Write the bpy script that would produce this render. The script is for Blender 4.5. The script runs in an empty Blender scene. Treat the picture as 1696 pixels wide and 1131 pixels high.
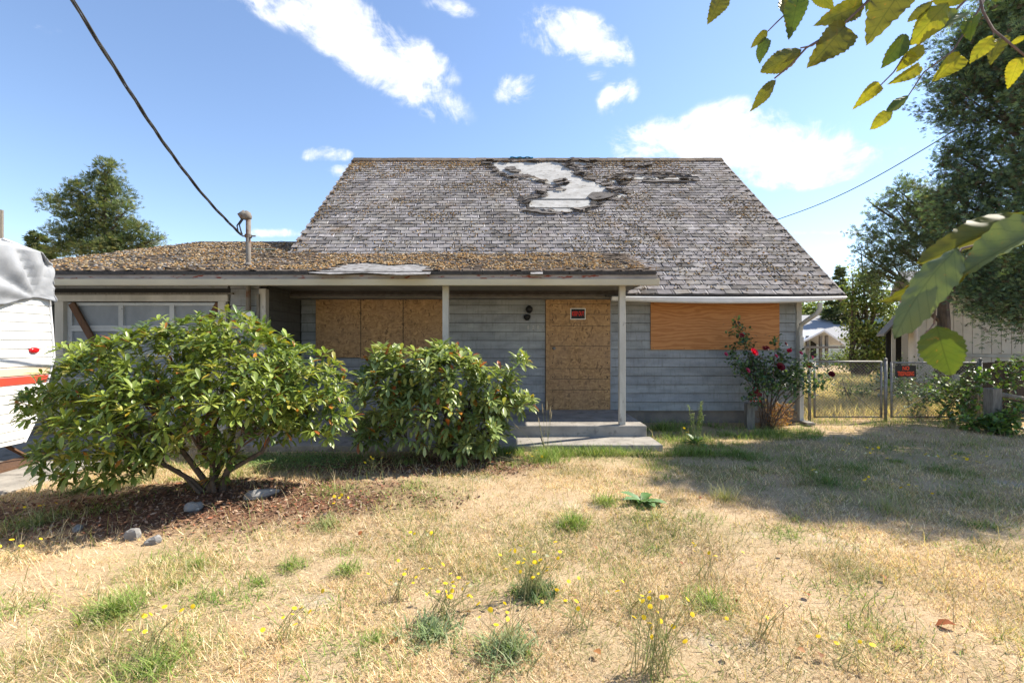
import bpy, math, random
import numpy as np
from mathutils import Vector, Matrix, Euler
R = math.radians
rng = np.random.default_rng(7)
random.seed(7)
sc = bpy.context.scene
COL = sc.collection
# ------------------------------------------------------------------ camera
F = 754.0; CH = 1.57
cam_d = bpy.data.cameras.new('camera'); cam = bpy.data.objects.new('camera', cam_d); COL.objects.link(cam)
cam.location = (0, 0, CH); cam.rotation_euler = (R(90), 0, 0)
cam_d.sensor_width = 36; cam_d.lens = F/1696*36; cam_d.clip_start = 0.05; cam_d.clip_end = 2000
cam_d.dof.use_dof = True; cam_d.dof.focus_distance = 7.0; cam_d.dof.aperture_fstop = 7.0
sc.camera = cam
# ------------------------------------------------------------------ light
TOSUN = Vector((.627, .266, .731)).normalized()
sun_d = bpy.data.lights.new('sun', 'SUN'); sun = bpy.data.objects.new('sun', sun_d); COL.objects.link(sun)
sun_d.energy = 5.0; sun_d.angle = R(0.55); sun_d.color = (1, .92, .79)
sun.rotation_euler = TOSUN.to_track_quat('Z', 'Y').to_euler(); sun.location = (20, 8, 30)
sc.view_settings.view_transform = 'Standard'; sc.view_settings.look = 'None'
sc.view_settings.exposure = 1.06; sc.view_settings.gamma = 1; sc.view_settings.use_curve_mapping = False
world = bpy.data.worlds.new('World'); sc.world = world; world.use_nodes = True

def pix(x, y, d):
    return np.array(((x-848)/F*d, d, CH+(565.5-y)/F*d))

class NT:
    """tiny node-graph helper"""
    def __init__(s, tree): s.t = tree; s.n = tree.nodes; s.l = tree.links
    def node(s, typ, **kw):
        n = s.n.new(typ)
        for k, v in kw.items(): setattr(n, k, v)
        return n
    def put(s, sock, v):
        if hasattr(v, 'is_output'): s.l.new(v, sock)
        elif v is not None: sock.default_value = v
    def math(s, op, a, b=None, c=None, clamp=False):
        n = s.node('ShaderNodeMath', operation=op, use_clamp=clamp)
        s.put(n.inputs[0], a); s.put(n.inputs[1], b); s.put(n.inputs[2], c); return n.outputs[0]
    def vm(s, op, a, b=None):
        n = s.node('ShaderNodeVectorMath', operation=op); s.put(n.inputs[0], a); s.put(n.inputs[1], b)
        return n.outputs['Value'] if op in ('DOT_PRODUCT', 'LENGTH') else n.outputs[0]
    def mix(s, f, a, b, mode='MIX'):
        n = s.node('ShaderNodeMix', data_type='RGBA', blend_type=mode)
        s.put(n.inputs['Factor'], f)
        for sock, v in ((n.inputs[6], a), (n.inputs[7], b)):
            if isinstance(v, tuple) and len(v) == 3: v = (*v, 1)
            s.put(sock, v)
        return n.outputs[2]
    def noise(s, vec, scale, detail=4, rough=.55, dist=0):
        n = s.node('ShaderNodeTexNoise'); s.put(n.inputs['Vector'], vec)
        n.inputs['Scale'].default_value = scale; n.inputs['Detail'].default_value = detail
        n.inputs['Roughness'].default_value = rough; n.inputs['Distortion'].default_value = dist
        return n.outputs['Fac']
    def mr(s, v, a, b, c=0., d=1., smooth=False):
        n = s.node('ShaderNodeMapRange', interpolation_type='SMOOTHSTEP' if smooth else 'LINEAR')
        s.put(n.inputs[0], v)
        for i, q in enumerate((a, b, c, d)): n.inputs[i+1].default_value = q
        return n.outputs[0]
    def scalev(s, vec, sv):
        n = s.node('ShaderNodeMapping'); s.put(n.inputs['Vector'], vec); n.inputs['Scale'].default_value = sv
        return n.outputs[0]

# ------------------------------------------------------------------ sky with clouds
nt = NT(world.node_tree); nt.n.clear()
sky = nt.node('ShaderNodeTexSky', sky_type='NISHITA'); sky.sun_disc = False
sky.sun_elevation = math.asin(TOSUN.z); sky.sun_rotation = math.atan2(TOSUN.x, TOSUN.y)
sky.air_density = 1.0; sky.dust_density = 0.15; sky.ozone_density = 2.2
tc = nt.node('ShaderNodeTexCoord'); D = nt.vm('NORMALIZE', tc.outputs['Generated'])
n1 = nt.noise(D, 9, 8, .66, .9); n2 = nt.noise(nt.scalev(D, (1, 1, 1.6)), 22, 6, .6, .3)
nz = nt.math('ADD', nt.math('MULTIPLY', nt.math('SUBTRACT', n1, .5), 2.6), nt.math('MULTIPLY', nt.math('SUBTRACT', n2, .5), 1.3))
CL = [(600, 70, 175, 48, 36, 1), (490, 15, 120, 34, 20, .75), (700, 110, 55, 34, 20, 1), (745, 12, 45, 14, 10, .5),
      (950, 62, 88, 34, 12, .9), (1010, 85, 40, 22, 20, .8), (858, 148, 36, 25, -10, .8), (1022, 160, 34, 24, -35, .7), (985, 125, 24, 12, 0, .4),
      (1220, 245, 185, 45, 3, 1.2), (1215, 215, 75, 42, 0, 1.2), (1300, 275, 95, 34, 4, 1.1), (1370, 238, 60, 24, 0, .8), (1130, 235, 80, 32, 0, 1),
      (540, 256, 42, 13, 0, .7), (560, 284, 28, 12, 0, .6), (25, 35, 60, 16, 15, .35), (450, 386, 60, 8, 0, .45), (1360, 385, 75, 6, 0, .4), (1530, 310, 50, 14, 0, .6)]
tot = None
for (x, y, a, b, rot, s_) in CL:
    c = Vector(((x-848)/F, 1, (565.5-y)/F)); k = c.length; c.normalize()
    ex = Vector((1, 0, 0)); ex = (ex-c*ex.dot(c)).normalized(); ez = ex.cross(c)
    if ez.z < 0: ez = -ez
    cr, sr = math.cos(R(rot)), math.sin(R(rot))
    t1 = ex*cr-ez*sr; t2 = ex*sr+ez*cr
    u = nt.math('MULTIPLY', nt.vm('DOT_PRODUCT', D, tuple(t1)), F*k/a)
    v = nt.math('MULTIPLY', nt.vm('DOT_PRODUCT', D, tuple(t2)), F*k/b)
    rr = nt.math('SQRT', nt.math('ADD', nt.math('MULTIPLY', u, u), nt.math('MULTIPLY', v, v)))
    m = nt.math('MULTIPLY', nt.math('SUBTRACT', 1.35, rr), s_)
    m = nt.math('MULTIPLY', m, nt.math('GREATER_THAN', nt.vm('DOT_PRODUCT', D, tuple(c)), .2))
    m = nt.math('MAXIMUM', m, 0)
    tot = m if tot is None else nt.math('MAXIMUM', tot, m)
gate = nt.mr(tot, 0, .35)
cm = nt.math('MULTIPLY', nt.math('ADD', tot, nt.math('MULTIPLY', nz, 1.15)), gate)
sep = nt.node('ShaderNodeSeparateXYZ'); nt.put(sep.inputs[0], D)
rear = nt.mr(sep.outputs['Y'], .25, -.1)                      # scattered cumulus over the rest of the sky
cm2 = nt.math('MULTIPLY', nt.mr(nt.noise(D, 3.2, 8, .6, .4), .52, .72, 0, .9), rear)
cm2 = nt.math('MULTIPLY', cm2, nt.mr(sep.outputs['Z'], .02, .15))
cf = nt.mr(nt.math('MAXIMUM', cm, cm2), .05, 1.05, 0, 1, True)
cloudc = nt.mix(nt.mr(n2, .35, .65), (5.2, 5.5, 6.0), (6.6, 6.7, 6.9))
skyc = nt.mix(1.0, sky.outputs[0], (1.25, 1.22, 1.24, 1), 'MULTIPLY')
colr = nt.mix(nt.math('MULTIPLY', cf, .95), skyc, cloudc)
bg = nt.node('ShaderNodeBackground'); nt.put(bg.inputs[0], colr); bg.inputs[1].default_value = .097
out = nt.node('ShaderNodeOutputWorld'); nt.l.new(bg.outputs[0], out.inputs[0])

# ------------------------------------------------------------------ object helpers
W = {}
def props(o, label=None, cat=None, group=None, kind=None):
    if label: o['label'] = label
    if cat: o['category'] = cat
    if group: o['group'] = group
    if kind: o['kind'] = kind
    return o
def empty(name, loc, label, cat, group=None):
    o = bpy.data.objects.new(name, None); COL.objects.link(o); o.empty_display_size = .1
    o.location = loc; W[o] = Vector(loc); return props(o, label, cat, group)
def link(name, me, parent=None, org=(0, 0, 0), **kw):
    o = bpy.data.objects.new(name, me); COL.objects.link(o); org = Vector(org)
    if parent is not None: o.parent = parent; o.location = org-W[parent]
    else: o.location = org
    W[o] = org; return props(o, **kw)
def place(name, me, M, parent=None):
    o = bpy.data.objects.new(name, me); COL.objects.link(o)
    if parent is not None:
        o.parent = parent; M = Matrix.Translation(-W[parent]) @ M
    o.matrix_basis = M; return o
def npmesh(name, V, T, mat, tint=None, smooth=False):
    V = np.ascontiguousarray(V, dtype=np.float32); T = np.ascontiguousarray(T, dtype=np.int32)
    me = bpy.data.meshes.new(name); k = T.shape[1]
    me.vertices.add(len(V)); me.vertices.foreach_set('co', V.ravel())
    me.loops.add(T.size); me.loops.foreach_set('vertex_index', T.ravel())
    me.polygons.add(len(T)); me.polygons.foreach_set('loop_start', np.arange(0, T.size, k, dtype=np.int32))
    me.polygons.foreach_set('loop_total', np.full(len(T), k, dtype=np.int32))
    flat = mat is not None and mat.name in ('asphalt_shingle', 'dry_moss', 'bark_chip') and not smooth
    me.polygons.foreach_set('use_smooth', np.full(len(T), not flat, dtype=bool))
    if tint is not None:
        a = me.attributes.new('tint', 'FLOAT_COLOR', 'POINT')
        c = np.ones((len(V), 4), dtype=np.float32); c[:, :3] = tint; a.data.foreach_set('color', c.ravel())
    me.update(calc_edges=True); me.validate()
    if mat: me.materials.append(mat)
    return me
def inst(TV, TT, pos, rot, scale, tint=None):
    """merge copies of a template: TV (k,3), TT (t,3), pos (n,3), rot (n,3,3), scale (n,) or (n,3)"""
    n = len(pos); scale = np.asarray(scale, float)
    if scale.ndim == 1: scale = np.repeat(scale[:, None], 3, 1)
    V = np.einsum('nij,nkj->nki', rot, TV[None]*scale[:, None, :])+pos[:, None, :]
    T = TT[None]+(np.arange(n)*len(TV))[:, None, None]
    tn = None if tint is None else np.repeat(tint, len(TV), 0)
    return V.reshape(-1, 3), T.reshape(-1, TT.shape[1]), tn
def merge(parts):
    Vs, Ts, Cs, o = [], [], [], 0
    for V, T, C in parts:
        Vs.append(V); Ts.append(T+o); Cs.append(C); o += len(V)
    return np.concatenate(Vs), np.concatenate(Ts), np.concatenate(Cs)
def frames(x, up=None):
    """rotation matrices whose x axis is x (n,3), z as near up as possible"""
    x = x/np.linalg.norm(x, axis=1, keepdims=True)
    up = np.tile([0, 0, 1.], (len(x), 1)) if up is None else up
    y = np.cross(up, x); ln = np.linalg.norm(y, axis=1, keepdims=True); y = np.where(ln < 1e-4, [0, 1., 0], y/np.maximum(ln, 1e-6))
    z = np.cross(x, y)
    return np.stack((x, y, z), 2)
def rdir(n):
    v = rng.normal(size=(n, 3)); return v/np.linalg.norm(v, axis=1, keepdims=True)
_G = rng.random((64, 64))
def vn(x, y):
    xi = np.floor(x).astype(int); yi = np.floor(y).astype(int); fx = x-xi; fy = y-yi
    fx = fx*fx*(3-2*fx); fy = fy*fy*(3-2*fy); g = lambda a, b: _G[a % 64, b % 64]
    return (g(xi, yi)*(1-fx)+g(xi+1, yi)*fx)*(1-fy)+(g(xi, yi+1)*(1-fx)+g(xi+1, yi+1)*fx)*fy
def fbm(x, y, o=4):
    s = 0; a = .5
    for i in range(o): s = s+a*vn(x*2**i+17*i, y*2**i+5*i); a *= .5
    return s/(1-.5**o)
class MB:
    def __init__(s): s.v = []; s.f = []; s.c = []
    def add(s, vs, fs, c=(1, 1, 1)):
        o = len(s.v); s.v += [tuple(map(float, p)) for p in vs]; s.f += [tuple(i+o for i in f) for f in fs]; s.c += [c]*len(vs); return s
    def box(s, x0, x1, y0, y1, z0, z1, M=None, c=(1, 1, 1)):
        vs = [(x, y, z) for x in (x0, x1) for y in (y0, y1) for z in (z0, z1)]
        if M is not None: vs = [M @ Vector(v) for v in vs]
        return s.add(vs, [(0, 1, 3, 2), (4, 6, 7, 5), (0, 4, 5, 1), (2, 3, 7, 6), (0, 2, 6, 4), (1, 5, 7, 3)], c)
    def prism(s, poly, x0, x1, axis='x'):
        n = len(poly)
        mk = {'x': lambda t, p: (t, p[0], p[1]), 'y': lambda t, p: (p[0], t, p[1]), 'z': lambda t, p: (p[0], p[1], t)}[axis]
        return s.add([mk(x0, p) for p in poly]+[mk(x1, p) for p in poly],
                     [tuple(range(n))[::-1], tuple(range(n, 2*n))]+[(i, (i+1) % n, (i+1) % n+n, i+n) for i in range(n)])
    def tube(s, path, r, n=6, c=(1, 1, 1)):
        P = [Vector(p) for p in path]; k = len(P); rs = r if hasattr(r, '__len__') else [r]*k
        vs = []; up = Vector((.123, .456, .88)).normalized()
        for i, p in enumerate(P):
            t = (P[min(i+1, k-1)]-P[max(i-1, 0)]).normalized(); a = t.cross(up)
            if a.length < .05: a = t.cross(Vector((1, 0, 0)))
            a.normalize(); b = t.cross(a)
            for j in range(n):
                q = 2*math.pi*j/n; vs.append(p+(a*math.cos(q)+b*math.sin(q))*rs[i])
        fs = [(i*n+j, i*n+(j+1) % n, (i+1)*n+(j+1) % n, (i+1)*n+j) for i in range(k-1) for j in range(n)]
        return s.add(vs, fs+[tuple(range(n))[::-1], tuple((k-1)*n+j for j in range(n))], c)
    def lathe(s, prof, cx, cy, n=12, M=None):
        vs = []
        for (r, z) in prof:
            for j in range(n):
                q = 2*math.pi*j/n; v = Vector((cx+r*math.cos(q), cy+r*math.sin(q), z)); vs.append(M @ v if M is not None else v)
        k = len(prof)
        return s.add(vs, [(i*n+j, i*n+(j+1) % n, (i+1)*n+(j+1) % n, (i+1)*n+j) for i in range(k-1) for j in range(n)]+[tuple(range(n))[::-1], tuple((k-1)*n+j for j in range(n))])
    def mesh(s, name, mat, smooth=False):
        me = bpy.data.meshes.new(name); me.from_pydata(s.v, [], s.f)
        a = me.attributes.new('tint', 'FLOAT_COLOR', 'POINT')
        c = np.ones((len(s.v), 4), dtype=np.float32); c[:, :3] = s.c; a.data.foreach_set('color', c.ravel())
        if smooth: me.polygons.foreach_set('use_smooth', [True]*len(me.polygons))
        me.materials.append(mat); me.update(); return me
    def build(s, name, mat, parent=None, smooth=False, bevel=0, **kw):
        o = link(name, s.mesh(name, mat, smooth), parent, **kw)
        if bevel:
            m = o.modifiers.new('bevel', 'BEVEL'); m.width = bevel; m.segments = 1; m.limit_method = 'ANGLE'
        return o

# ------------------------------------------------------------------ materials
def mat(name, c1, c2=None, c3=None, scale=3., stretch=(1, 1, 1), rough=.8, bump=0., bscale=60., tint=False, rnd=0., spec=.3, metal=0.,
        trans=0., detail=5, thr=(.35, .65), thr3=(.6, .7), scale3=None, extra=None, gen='pos'):
    m = bpy.data.materials.new(name); m.use_nodes = True; g = NT(m.node_tree); b = g.n['Principled BSDF']; o = g.n['Material Output']
    pos = g.node('ShaderNodeNewGeometry').outputs['Position'] if gen == 'pos' else g.node('ShaderNodeTexCoord').outputs['Object']
    vec = g.scalev(pos, stretch)
    col = (*c1, 1)
    if c2: col = g.mix(g.mr(g.noise(vec, scale, detail), *thr), c1, c2)
    if c3: col = g.mix(g.mr(g.noise(g.vm('ADD', vec, (3.1, 7.7, 1.3)), scale3 or scale*2.3, detail, .65), *thr3), col, c3)
    if extra: col = extra(g, pos, col)
    if tint:
        at = g.node('ShaderNodeAttribute', attribute_name='tint'); col = g.mix(1., col, at.outputs['Color'], 'MULTIPLY')
    if rnd:
        oi = g.node('ShaderNodeObjectInfo'); v = g.mr(oi.outputs['Random'], 0, 1, 1-rnd, 1+rnd)
        cc = g.node('ShaderNodeCombineXYZ'); [g.put(cc.inputs[i], v) for i in range(3)]; col = g.mix(1., col, cc.outputs[0], 'MULTIPLY')
    g.put(b.inputs['Base Color'], col); b.inputs['Roughness'].default_value = rough
    b.inputs['Specular IOR Level'].default_value = spec; b.inputs['Metallic'].default_value = metal
    if bump:
        bn = g.node('ShaderNodeBump'); bn.inputs['Strength'].default_value = bump; bn.inputs['Distance'].default_value = .01
        g.put(bn.inputs['Height'], g.noise(vec, bscale, 6, .7)); g.l.new(bn.outputs[0], b.inputs['Normal'])
    if trans:
        tr = g.node('ShaderNodeBsdfTranslucent'); g.put(tr.inputs[0], g.mix(1., col, (1.5, 1.6, .6), 'MULTIPLY'))
        mx = g.node('ShaderNodeMixShader'); mx.inputs[0].default_value = trans
        g.l.new(b.outputs[0], mx.inputs[1]); g.l.new(tr.outputs[0], mx.inputs[2]); g.l.new(mx.outputs[0], o.inputs[0])
    return m
def streaks(g, pos, col):      # weather streaks running down painted boards, mildew towards the foot
    s1 = g.noise(g.scalev(pos, (9, 9, .9)), 2.5, 5, .6)
    col = g.mix(g.mr(s1, .52, .75, 0, .55), col, (.13, .13, .115))
    s2 = g.noise(g.scalev(pos, (1.3, 1, 2)), 1.7, 6, .65)
    return g.mix(g.mr(s2, .5, .72, 0, .5), col, (.13, .14, .15))
M_SIDING = mat('painted_siding', (.32, .335, .335), (.245, .255, .255), (.15, .135, .115), thr3=(.67, .70), scale3=7, scale=2.2, stretch=(1, 1, 5), rough=.75, bump=.25, bscale=40, tint=True, extra=streaks)
M_GRIMESHADE = mat('grime_shade_sheathing', (.05, .05, .048), rough=.95)  # near-black backing: lap grime plus shadow lines painted into the board gaps
M_TRIM = mat('weathered_trim', (.50, .48, .43), (.38, .365, .32), (.12, .10, .09), scale=5, stretch=(1, 1, .35), rough=.7, bump=.3, bscale=30, thr3=(.6, .72), scale3=9)
M_FASCIA = mat('cream_fascia', (.46, .41, .29), (.38, .34, .25), (.25, .16, .10), scale=1.5, stretch=(1, 1, 3), rough=.6, thr3=(.68, .78), scale3=6)
M_RUST = mat('rusty_board', (.30, .27, .24), (.20, .18, .16), (.17, .035, .015), scale=3, stretch=(1, 1, 4), rough=.85, thr3=(.56, .62), scale3=5, bump=.3)
M_GUTTER = mat('white_gutter', (.72, .73, .74), (.60, .61, .62), (.35, .33, .3), scale=4, rough=.4, thr3=(.66, .8), scale3=3, stretch=(1, 1, 2))
M_TAR = mat('roof_edge', (.035, .033, .032), (.06, .055, .05), scale=20, rough=.9, bump=.4)
M_DECKW = mat('roof_deck', (.10, .09, .08), (.15, .13, .12), scale=10, rough=.95)
def mossy(g, pos, col):
    mk = g.noise(pos, 1.1, 7, .7)
    fine = g.noise(pos, 26, 5, .7)
    col = g.mix(g.mr(g.noise(g.scalev(pos, (2.2, .35, .35)), 2.0, 5, .6), .5, .68, 0, .45), col, (.16, .14, .12))
    return g.mix(g.mr(g.math('ADD', mk, g.math('MULTIPLY', fine, .5)), .80, .95, 0, .75), col, (.15, .10, .055))
M_SHINGLE = mat('asphalt_shingle', (.27, .25, .24), (.19, .178, .17), (.40, .38, .365), scale=8, rough=1, spec=.08, bump=.5, bscale=90, tint=True, thr3=(.5, .8), scale3=5, extra=mossy)
M_UNDER = mat('bare_underlayment', (.46, .45, .43), (.33, .32, .30), (.17, .15, .13), scale=4, stretch=(1, 1.5, 1.5), rough=.9, thr3=(.55, .72), scale3=8, bump=.25, bscale=25)
M_MOSS = mat('dry_moss', (1, 1, 1), rough=1, tint=True, bump=.6, bscale=200, spec=.05)
M_CONC = mat('old_concrete', (.33, .305, .27), (.22, .205, .185), (.10, .09, .08), scale=3, rough=.9, bump=.5, bscale=50, thr3=(.55, .75), scale3=7)
M_FOUND = mat('foundation_concrete', (.24, .20, .16), (.16, .14, .12), scale=4, rough=.9, bump=.5, bscale=40)
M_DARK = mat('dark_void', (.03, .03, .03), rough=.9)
M_CEIL = mat('porch_ceiling', (.22, .21, .19), (.16, .15, .14), scale=3, rough=.8)
M_BROWNW = mat('brown_timber', (.13, .07, .04), (.09, .05, .03), scale=5, stretch=(6, 6, 1), rough=.85, bump=.4, gen='obj')
M_GREYW = mat('grey_timber', (.22, .20, .17), (.13, .12, .10), (.10, .13, .05), scale=6, stretch=(6, 6, 1), rough=.9, bump=.5, thr3=(.62, .75))
M_DOORS = mat('garage_stile', (.46, .49, .50), (.38, .40, .41), (.16, .15, .14), scale=5, rough=.7, thr3=(.62, .75))
M_DOORP = mat('garage_panel', (.26, .29, .32), (.21, .235, .26), (.2, .2, .2), scale=4, stretch=(1, 1, .6), rough=.7, thr3=(.62, .8), scale3=3)
M_METAL = mat('galvanised', (.28, .28, .27), (.19, .18, .17), scale=20, rough=.6, metal=.5)
M_RPIPE = mat('weathered_pipe', (.17, .155, .135), (.13, .075, .05), scale=7, rough=.8, thr=(.5, .62))
M_BLACK = mat('black_paint', (.012, .012, .012), rough=.5)
M_CABLE = mat('black_cable', (.02, .02, .022), (.06, .06, .06), scale=30, rough=.5)
M_ALU = mat('bare_conductor', (.08, .08, .075), rough=.5, metal=.5)
M_WHITE = mat('white_print', (.8, .8, .78), rough=.5)
M_RED = mat('red_print', (.62, .02, .015), rough=.5)
M_ORED = mat('orange_print', (.75, .07, .02), rough=.5)
M_RV = mat('trailer_skin', (.78, .78, .75), (.70, .70, .66), (.42, .38, .30), scale=2, rough=.4, stretch=(1, 1, 3), thr3=(.64, .78), scale3=3)
M_TAN = mat('tan_stripe', (.70, .55, .36), rough=.4)
M_REDS = mat('red_stripe', (.55, .07, .035), (.45, .06, .04), scale=5, rough=.4)
M_TARP = mat('grey_tarp', (.33, .345, .37), (.27, .285, .31), scale=6, rough=.55, bump=.35, bscale=25)
M_LENS = mat('red_lens', (.6, .01, .012), rough=.2, spec=.6)
M_STEM = mat('bark_stem', (.16, .11, .075), (.09, .065, .05), scale=25, rough=.9, bump=.5)
M_BARK = mat('tree_bark', (.13, .10, .075), (.07, .055, .045), scale=14, stretch=(1, 1, .3), rough=.95, bump=.8, bscale=20)
M_LEAF = mat('shrub_leaf', (1, 1, 1), rough=.38, tint=True, spec=.5, trans=.22)
M_LEAFM = mat('tree_leaf', (1, 1, 1), rough=.6, tint=True, spec=.25, trans=.3)
M_NEEDLE = mat('needle', (1, 1, 1), rough=.7, tint=True, spec=.15, trans=.25)
M_GRASS = mat('grass_blade', (1, 1, 1), rough=.75, tint=True, spec=.15, trans=.25)
M_CHIP = mat('bark_chip', (1, 1, 1), rough=.9, tint=True, spec=.1)
M_PETAL = mat('petal', (1, 1, 1), rough=.55, tint=True, trans=.2)
M_STONE = mat('grey_stone', (.25, .24, .23), (.17, .165, .16), (.36, .35, .33), scale=9, rough=.9, bump=.6, bscale=30, thr3=(.6, .7))
def osb_mat(name, a, b, c):
    m = bpy.data.materials.new(name); m.use_nodes = True; g = NT(m.node_tree); bs = g.n['Principled BSDF']
    pos = g.node('ShaderNodeNewGeometry').outputs['Position']
    wob = g.node('ShaderNodeTexNoise'); g.put(wob.inputs['Vector'], pos); wob.inputs['Scale'].default_value = 7
    p2 = g.vm('ADD', pos, g.scalev(wob.outputs['Color'], (.13, .13, .13)))
    vs = []
    for sv, k in (((14, 14, 42), 0), ((40, 14, 15), 5.3), ((26, 14, 26), 9.1)):
        v = g.node('ShaderNodeTexVoronoi'); v.inputs['Scale'].default_value = 1.
        g.put(v.inputs['Vector'], g.scalev(g.vm('ADD', p2, (k, k*2, k)), sv)); vs.append(g.vm('DOT_PRODUCT', v.outputs['Color'], (.4, .3, .3)))
    sel = g.noise(pos, 9, 3)
    t = g.math('ADD', g.math('MULTIPLY', vs[0], .5), g.math('ADD', g.math('MULTIPLY', vs[1], .3), g.math('MULTIPLY', vs[2], .2)))
    col = g.mix(g.mr(t, .3, .7), a, b); col = g.mix(g.mr(vs[1], .72, .8, 0, .75), col, c); col = g.mix(g.mr(g.noise(pos, 1.8, 4), .4, .7, 0, .45), col, (.30, .19, .11))
    col = g.mix(g.mr(g.noise(g.scalev(pos, (9, 1, .5)), 1.6, 4), .55, .75, 0, .5), col, (.17, .10, .055))
    g.put(bs.inputs['Base Color'], col); bs.inputs['Roughness'].default_value = .8
    return m
M_OSB = osb_mat('strand_board', (.24, .135, .055), (.49, .295, .13), (.09, .045, .02))
m = bpy.data.materials.new('orange_plywood'); m.use_nodes = True; g = NT(m.node_tree); bs = g.n['Principled BSDF']
pos = g.node('ShaderNodeNewGeometry').outputs['Position']
wv = g.node('ShaderNodeTexWave', wave_type='BANDS', bands_direction='Z'); wv.inputs['Scale'].default_value = 3.2; wv.inputs['Distortion'].default_value = 16
wv.inputs['Detail'].default_value = 3; wv.inputs['Detail Scale'].default_value = 1.1; g.put(wv.inputs['Vector'], g.scalev(pos, (.33, 1, 1.5)))
col = g.mix(g.mr(wv.outputs['Fac'], .1, .8), (.36, .14, .035), (.46, .20, .06)); col = g.mix(g.mr(g.noise(g.scalev(pos, (1, 1, 18)), 4, 4), .55, .7, 0, .5), col, (.26, .09, .025))
g.put(bs.inputs['Base Color'], col); bs.inputs['Roughness'].default_value = .7; M_PLY = m

# ------------------------------------------------------------------ ground
def gh(x, y):
    e = np.clip((y-.5)/1.5, 0, 1)*np.clip((6.2-y)/.8, 0, 1)+np.clip((y-9)/2, 0, 1)*.8
    lump = np.exp(-(((x+2.6)/1.5)**2+((y-4.6)/.8)**2))*.05+np.exp(-(((x+.9)/1.0)**2+((y-6.0)/.5)**2))*.03
    e = e*np.clip((x+5.3)/.5, 0, 1)
    return e*((fbm(x*.9, y*.9, 3)-.5)*.09+(fbm(x*4, y*4, 2)-.5)*.025+lump)
def bedmask(x, y):
    a = ((x+3.0)/2.3)**2+((y-4.35-.12*(x+3))/.72)**2
    b = ((x+1.3)/1.7)**2+((y-5.75)/.55)**2
    return np.clip(1.35-np.minimum(a, b)+(fbm(x*3, y*3)-.5)*1.1, 0, 1)
def greenmask(x, y):
    g_ = np.clip((fbm(x*1.3+4, y*1.3+9, 4)-.5)*4.5, 0, 1)*.55
    g_ = g_+np.exp(-(((x-3.6)/2.0)**2+((y-6.1)/1.1)**2))*1.2*fbm(x*2, y*2)+np.exp(-(((x-1.6)/1.6)**2+((y-6.25)/.35)**2))*.9
    g_ = g_+np.exp(-(((x+3.0)/1.3)**2+((y-5.9)/.35)**2))*1.3+np.exp(-(((x-.2)/1.8)**2+((y-3.2)/1.2)**2))*.55*fbm(x*2.5, y*2.5)
    g_ = g_+np.exp(-(((x-3.6)/1.8)**2+((y-7.9)/.5)**2))*1.
    return np.clip(g_, 0, 1)
xs = np.concatenate((np.linspace(-400, -14, 12)[:-1], np.arange(-14, 16, .1), np.linspace(16, 400, 12)))
ys = np.concatenate((np.linspace(-60, 0, 6)[:-1], np.arange(0, 12, .1), np.linspace(12, 30, 40)[:-1], np.linspace(30, 700, 14)))
XX, YY = np.meshgrid(xs, ys); ZZ = gh(XX, YY); ZZ[(XX < -14) | (XX > 16) | (YY > 30)] = 0
idx = np.arange(XX.size).reshape(XX.shape)
Q = np.stack((idx[:-1, :-1], idx[:-1, 1:], idx[1:, 1:], idx[1:, :-1]), -1).reshape(-1, 4)
V = np.stack((XX, YY, ZZ), -1).reshape(-1, 3)
bm_ = bedmask(XX, YY).ravel(); gm_ = greenmask(XX, YY).ravel()
def lawn(g, pos, col):
    at = g.node('ShaderNodeAttribute', attribute_name='tint'); s = g.node('ShaderNodeSeparateColor'); g.put(s.inputs[0], at.outputs['Color'])
    fine = g.noise(pos, 70, 6, .75); strand = g.noise(g.scalev(pos, (60, 14, 1)), 3, 4, .7)
    col = g.mix(g.mr(fine, .40, .62), col, (.30, .21, .12)); col = g.mix(g.mr(strand, .52, .66, 0, .6), col, (.66, .53, .36))
    pale = g.mr(g.noise(pos, 1.3, 5), .60, .72, 0, .6); col = g.mix(pale, col, (.46, .42, .36))
    gr = g.math('MULTIPLY', s.outputs[1], g.mr(g.noise(pos, 30, 5, .7), .38, .6)); col = g.mix(g.math('MULTIPLY', gr, .6), col, (.13, .15, .055))
    bed = g.mix(g.mr(g.noise(pos, 45, 5, .7), .4, .62), (.07, .04, .028), (.24, .13, .08))
    return g.mix(s.outputs[0], col, bed)
M_GROUND = mat('dry_lawn', (.60, .45, .29), (.48, .35, .22), scale=2.5, rough=1, bump=.9, bscale=110, spec=.05, extra=lawn)
tn = np.stack((bm_, gm_, np.zeros_like(bm_)), -1)
link('ground', npmesh('ground', V, Q, M_GROUND, tn, True), kind='structure')
# driveway: concrete sheet in slabs with joints
dw = MB()
for i, (y0, y1) in enumerate(((-6, -.01), (.01, 2.7), (2.72, 5.3), (5.32, 7.6))):
    for (x0, x1) in ((-11.2, -8.31), (-8.29, -5.22)): dw.box(x0, x1, y0, y1, -.05, .018)
dw.build('driveway', M_CONC, kind='structure', bevel=.008)
wk = MB().box(-4.05, .44, 6.5, 7.095, -.05, .085).box(.45, 2.16, 6.52, 7.095, -.05, .09)
wk.build('walkway', M_CONC, kind='structure', bevel=.008)

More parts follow.
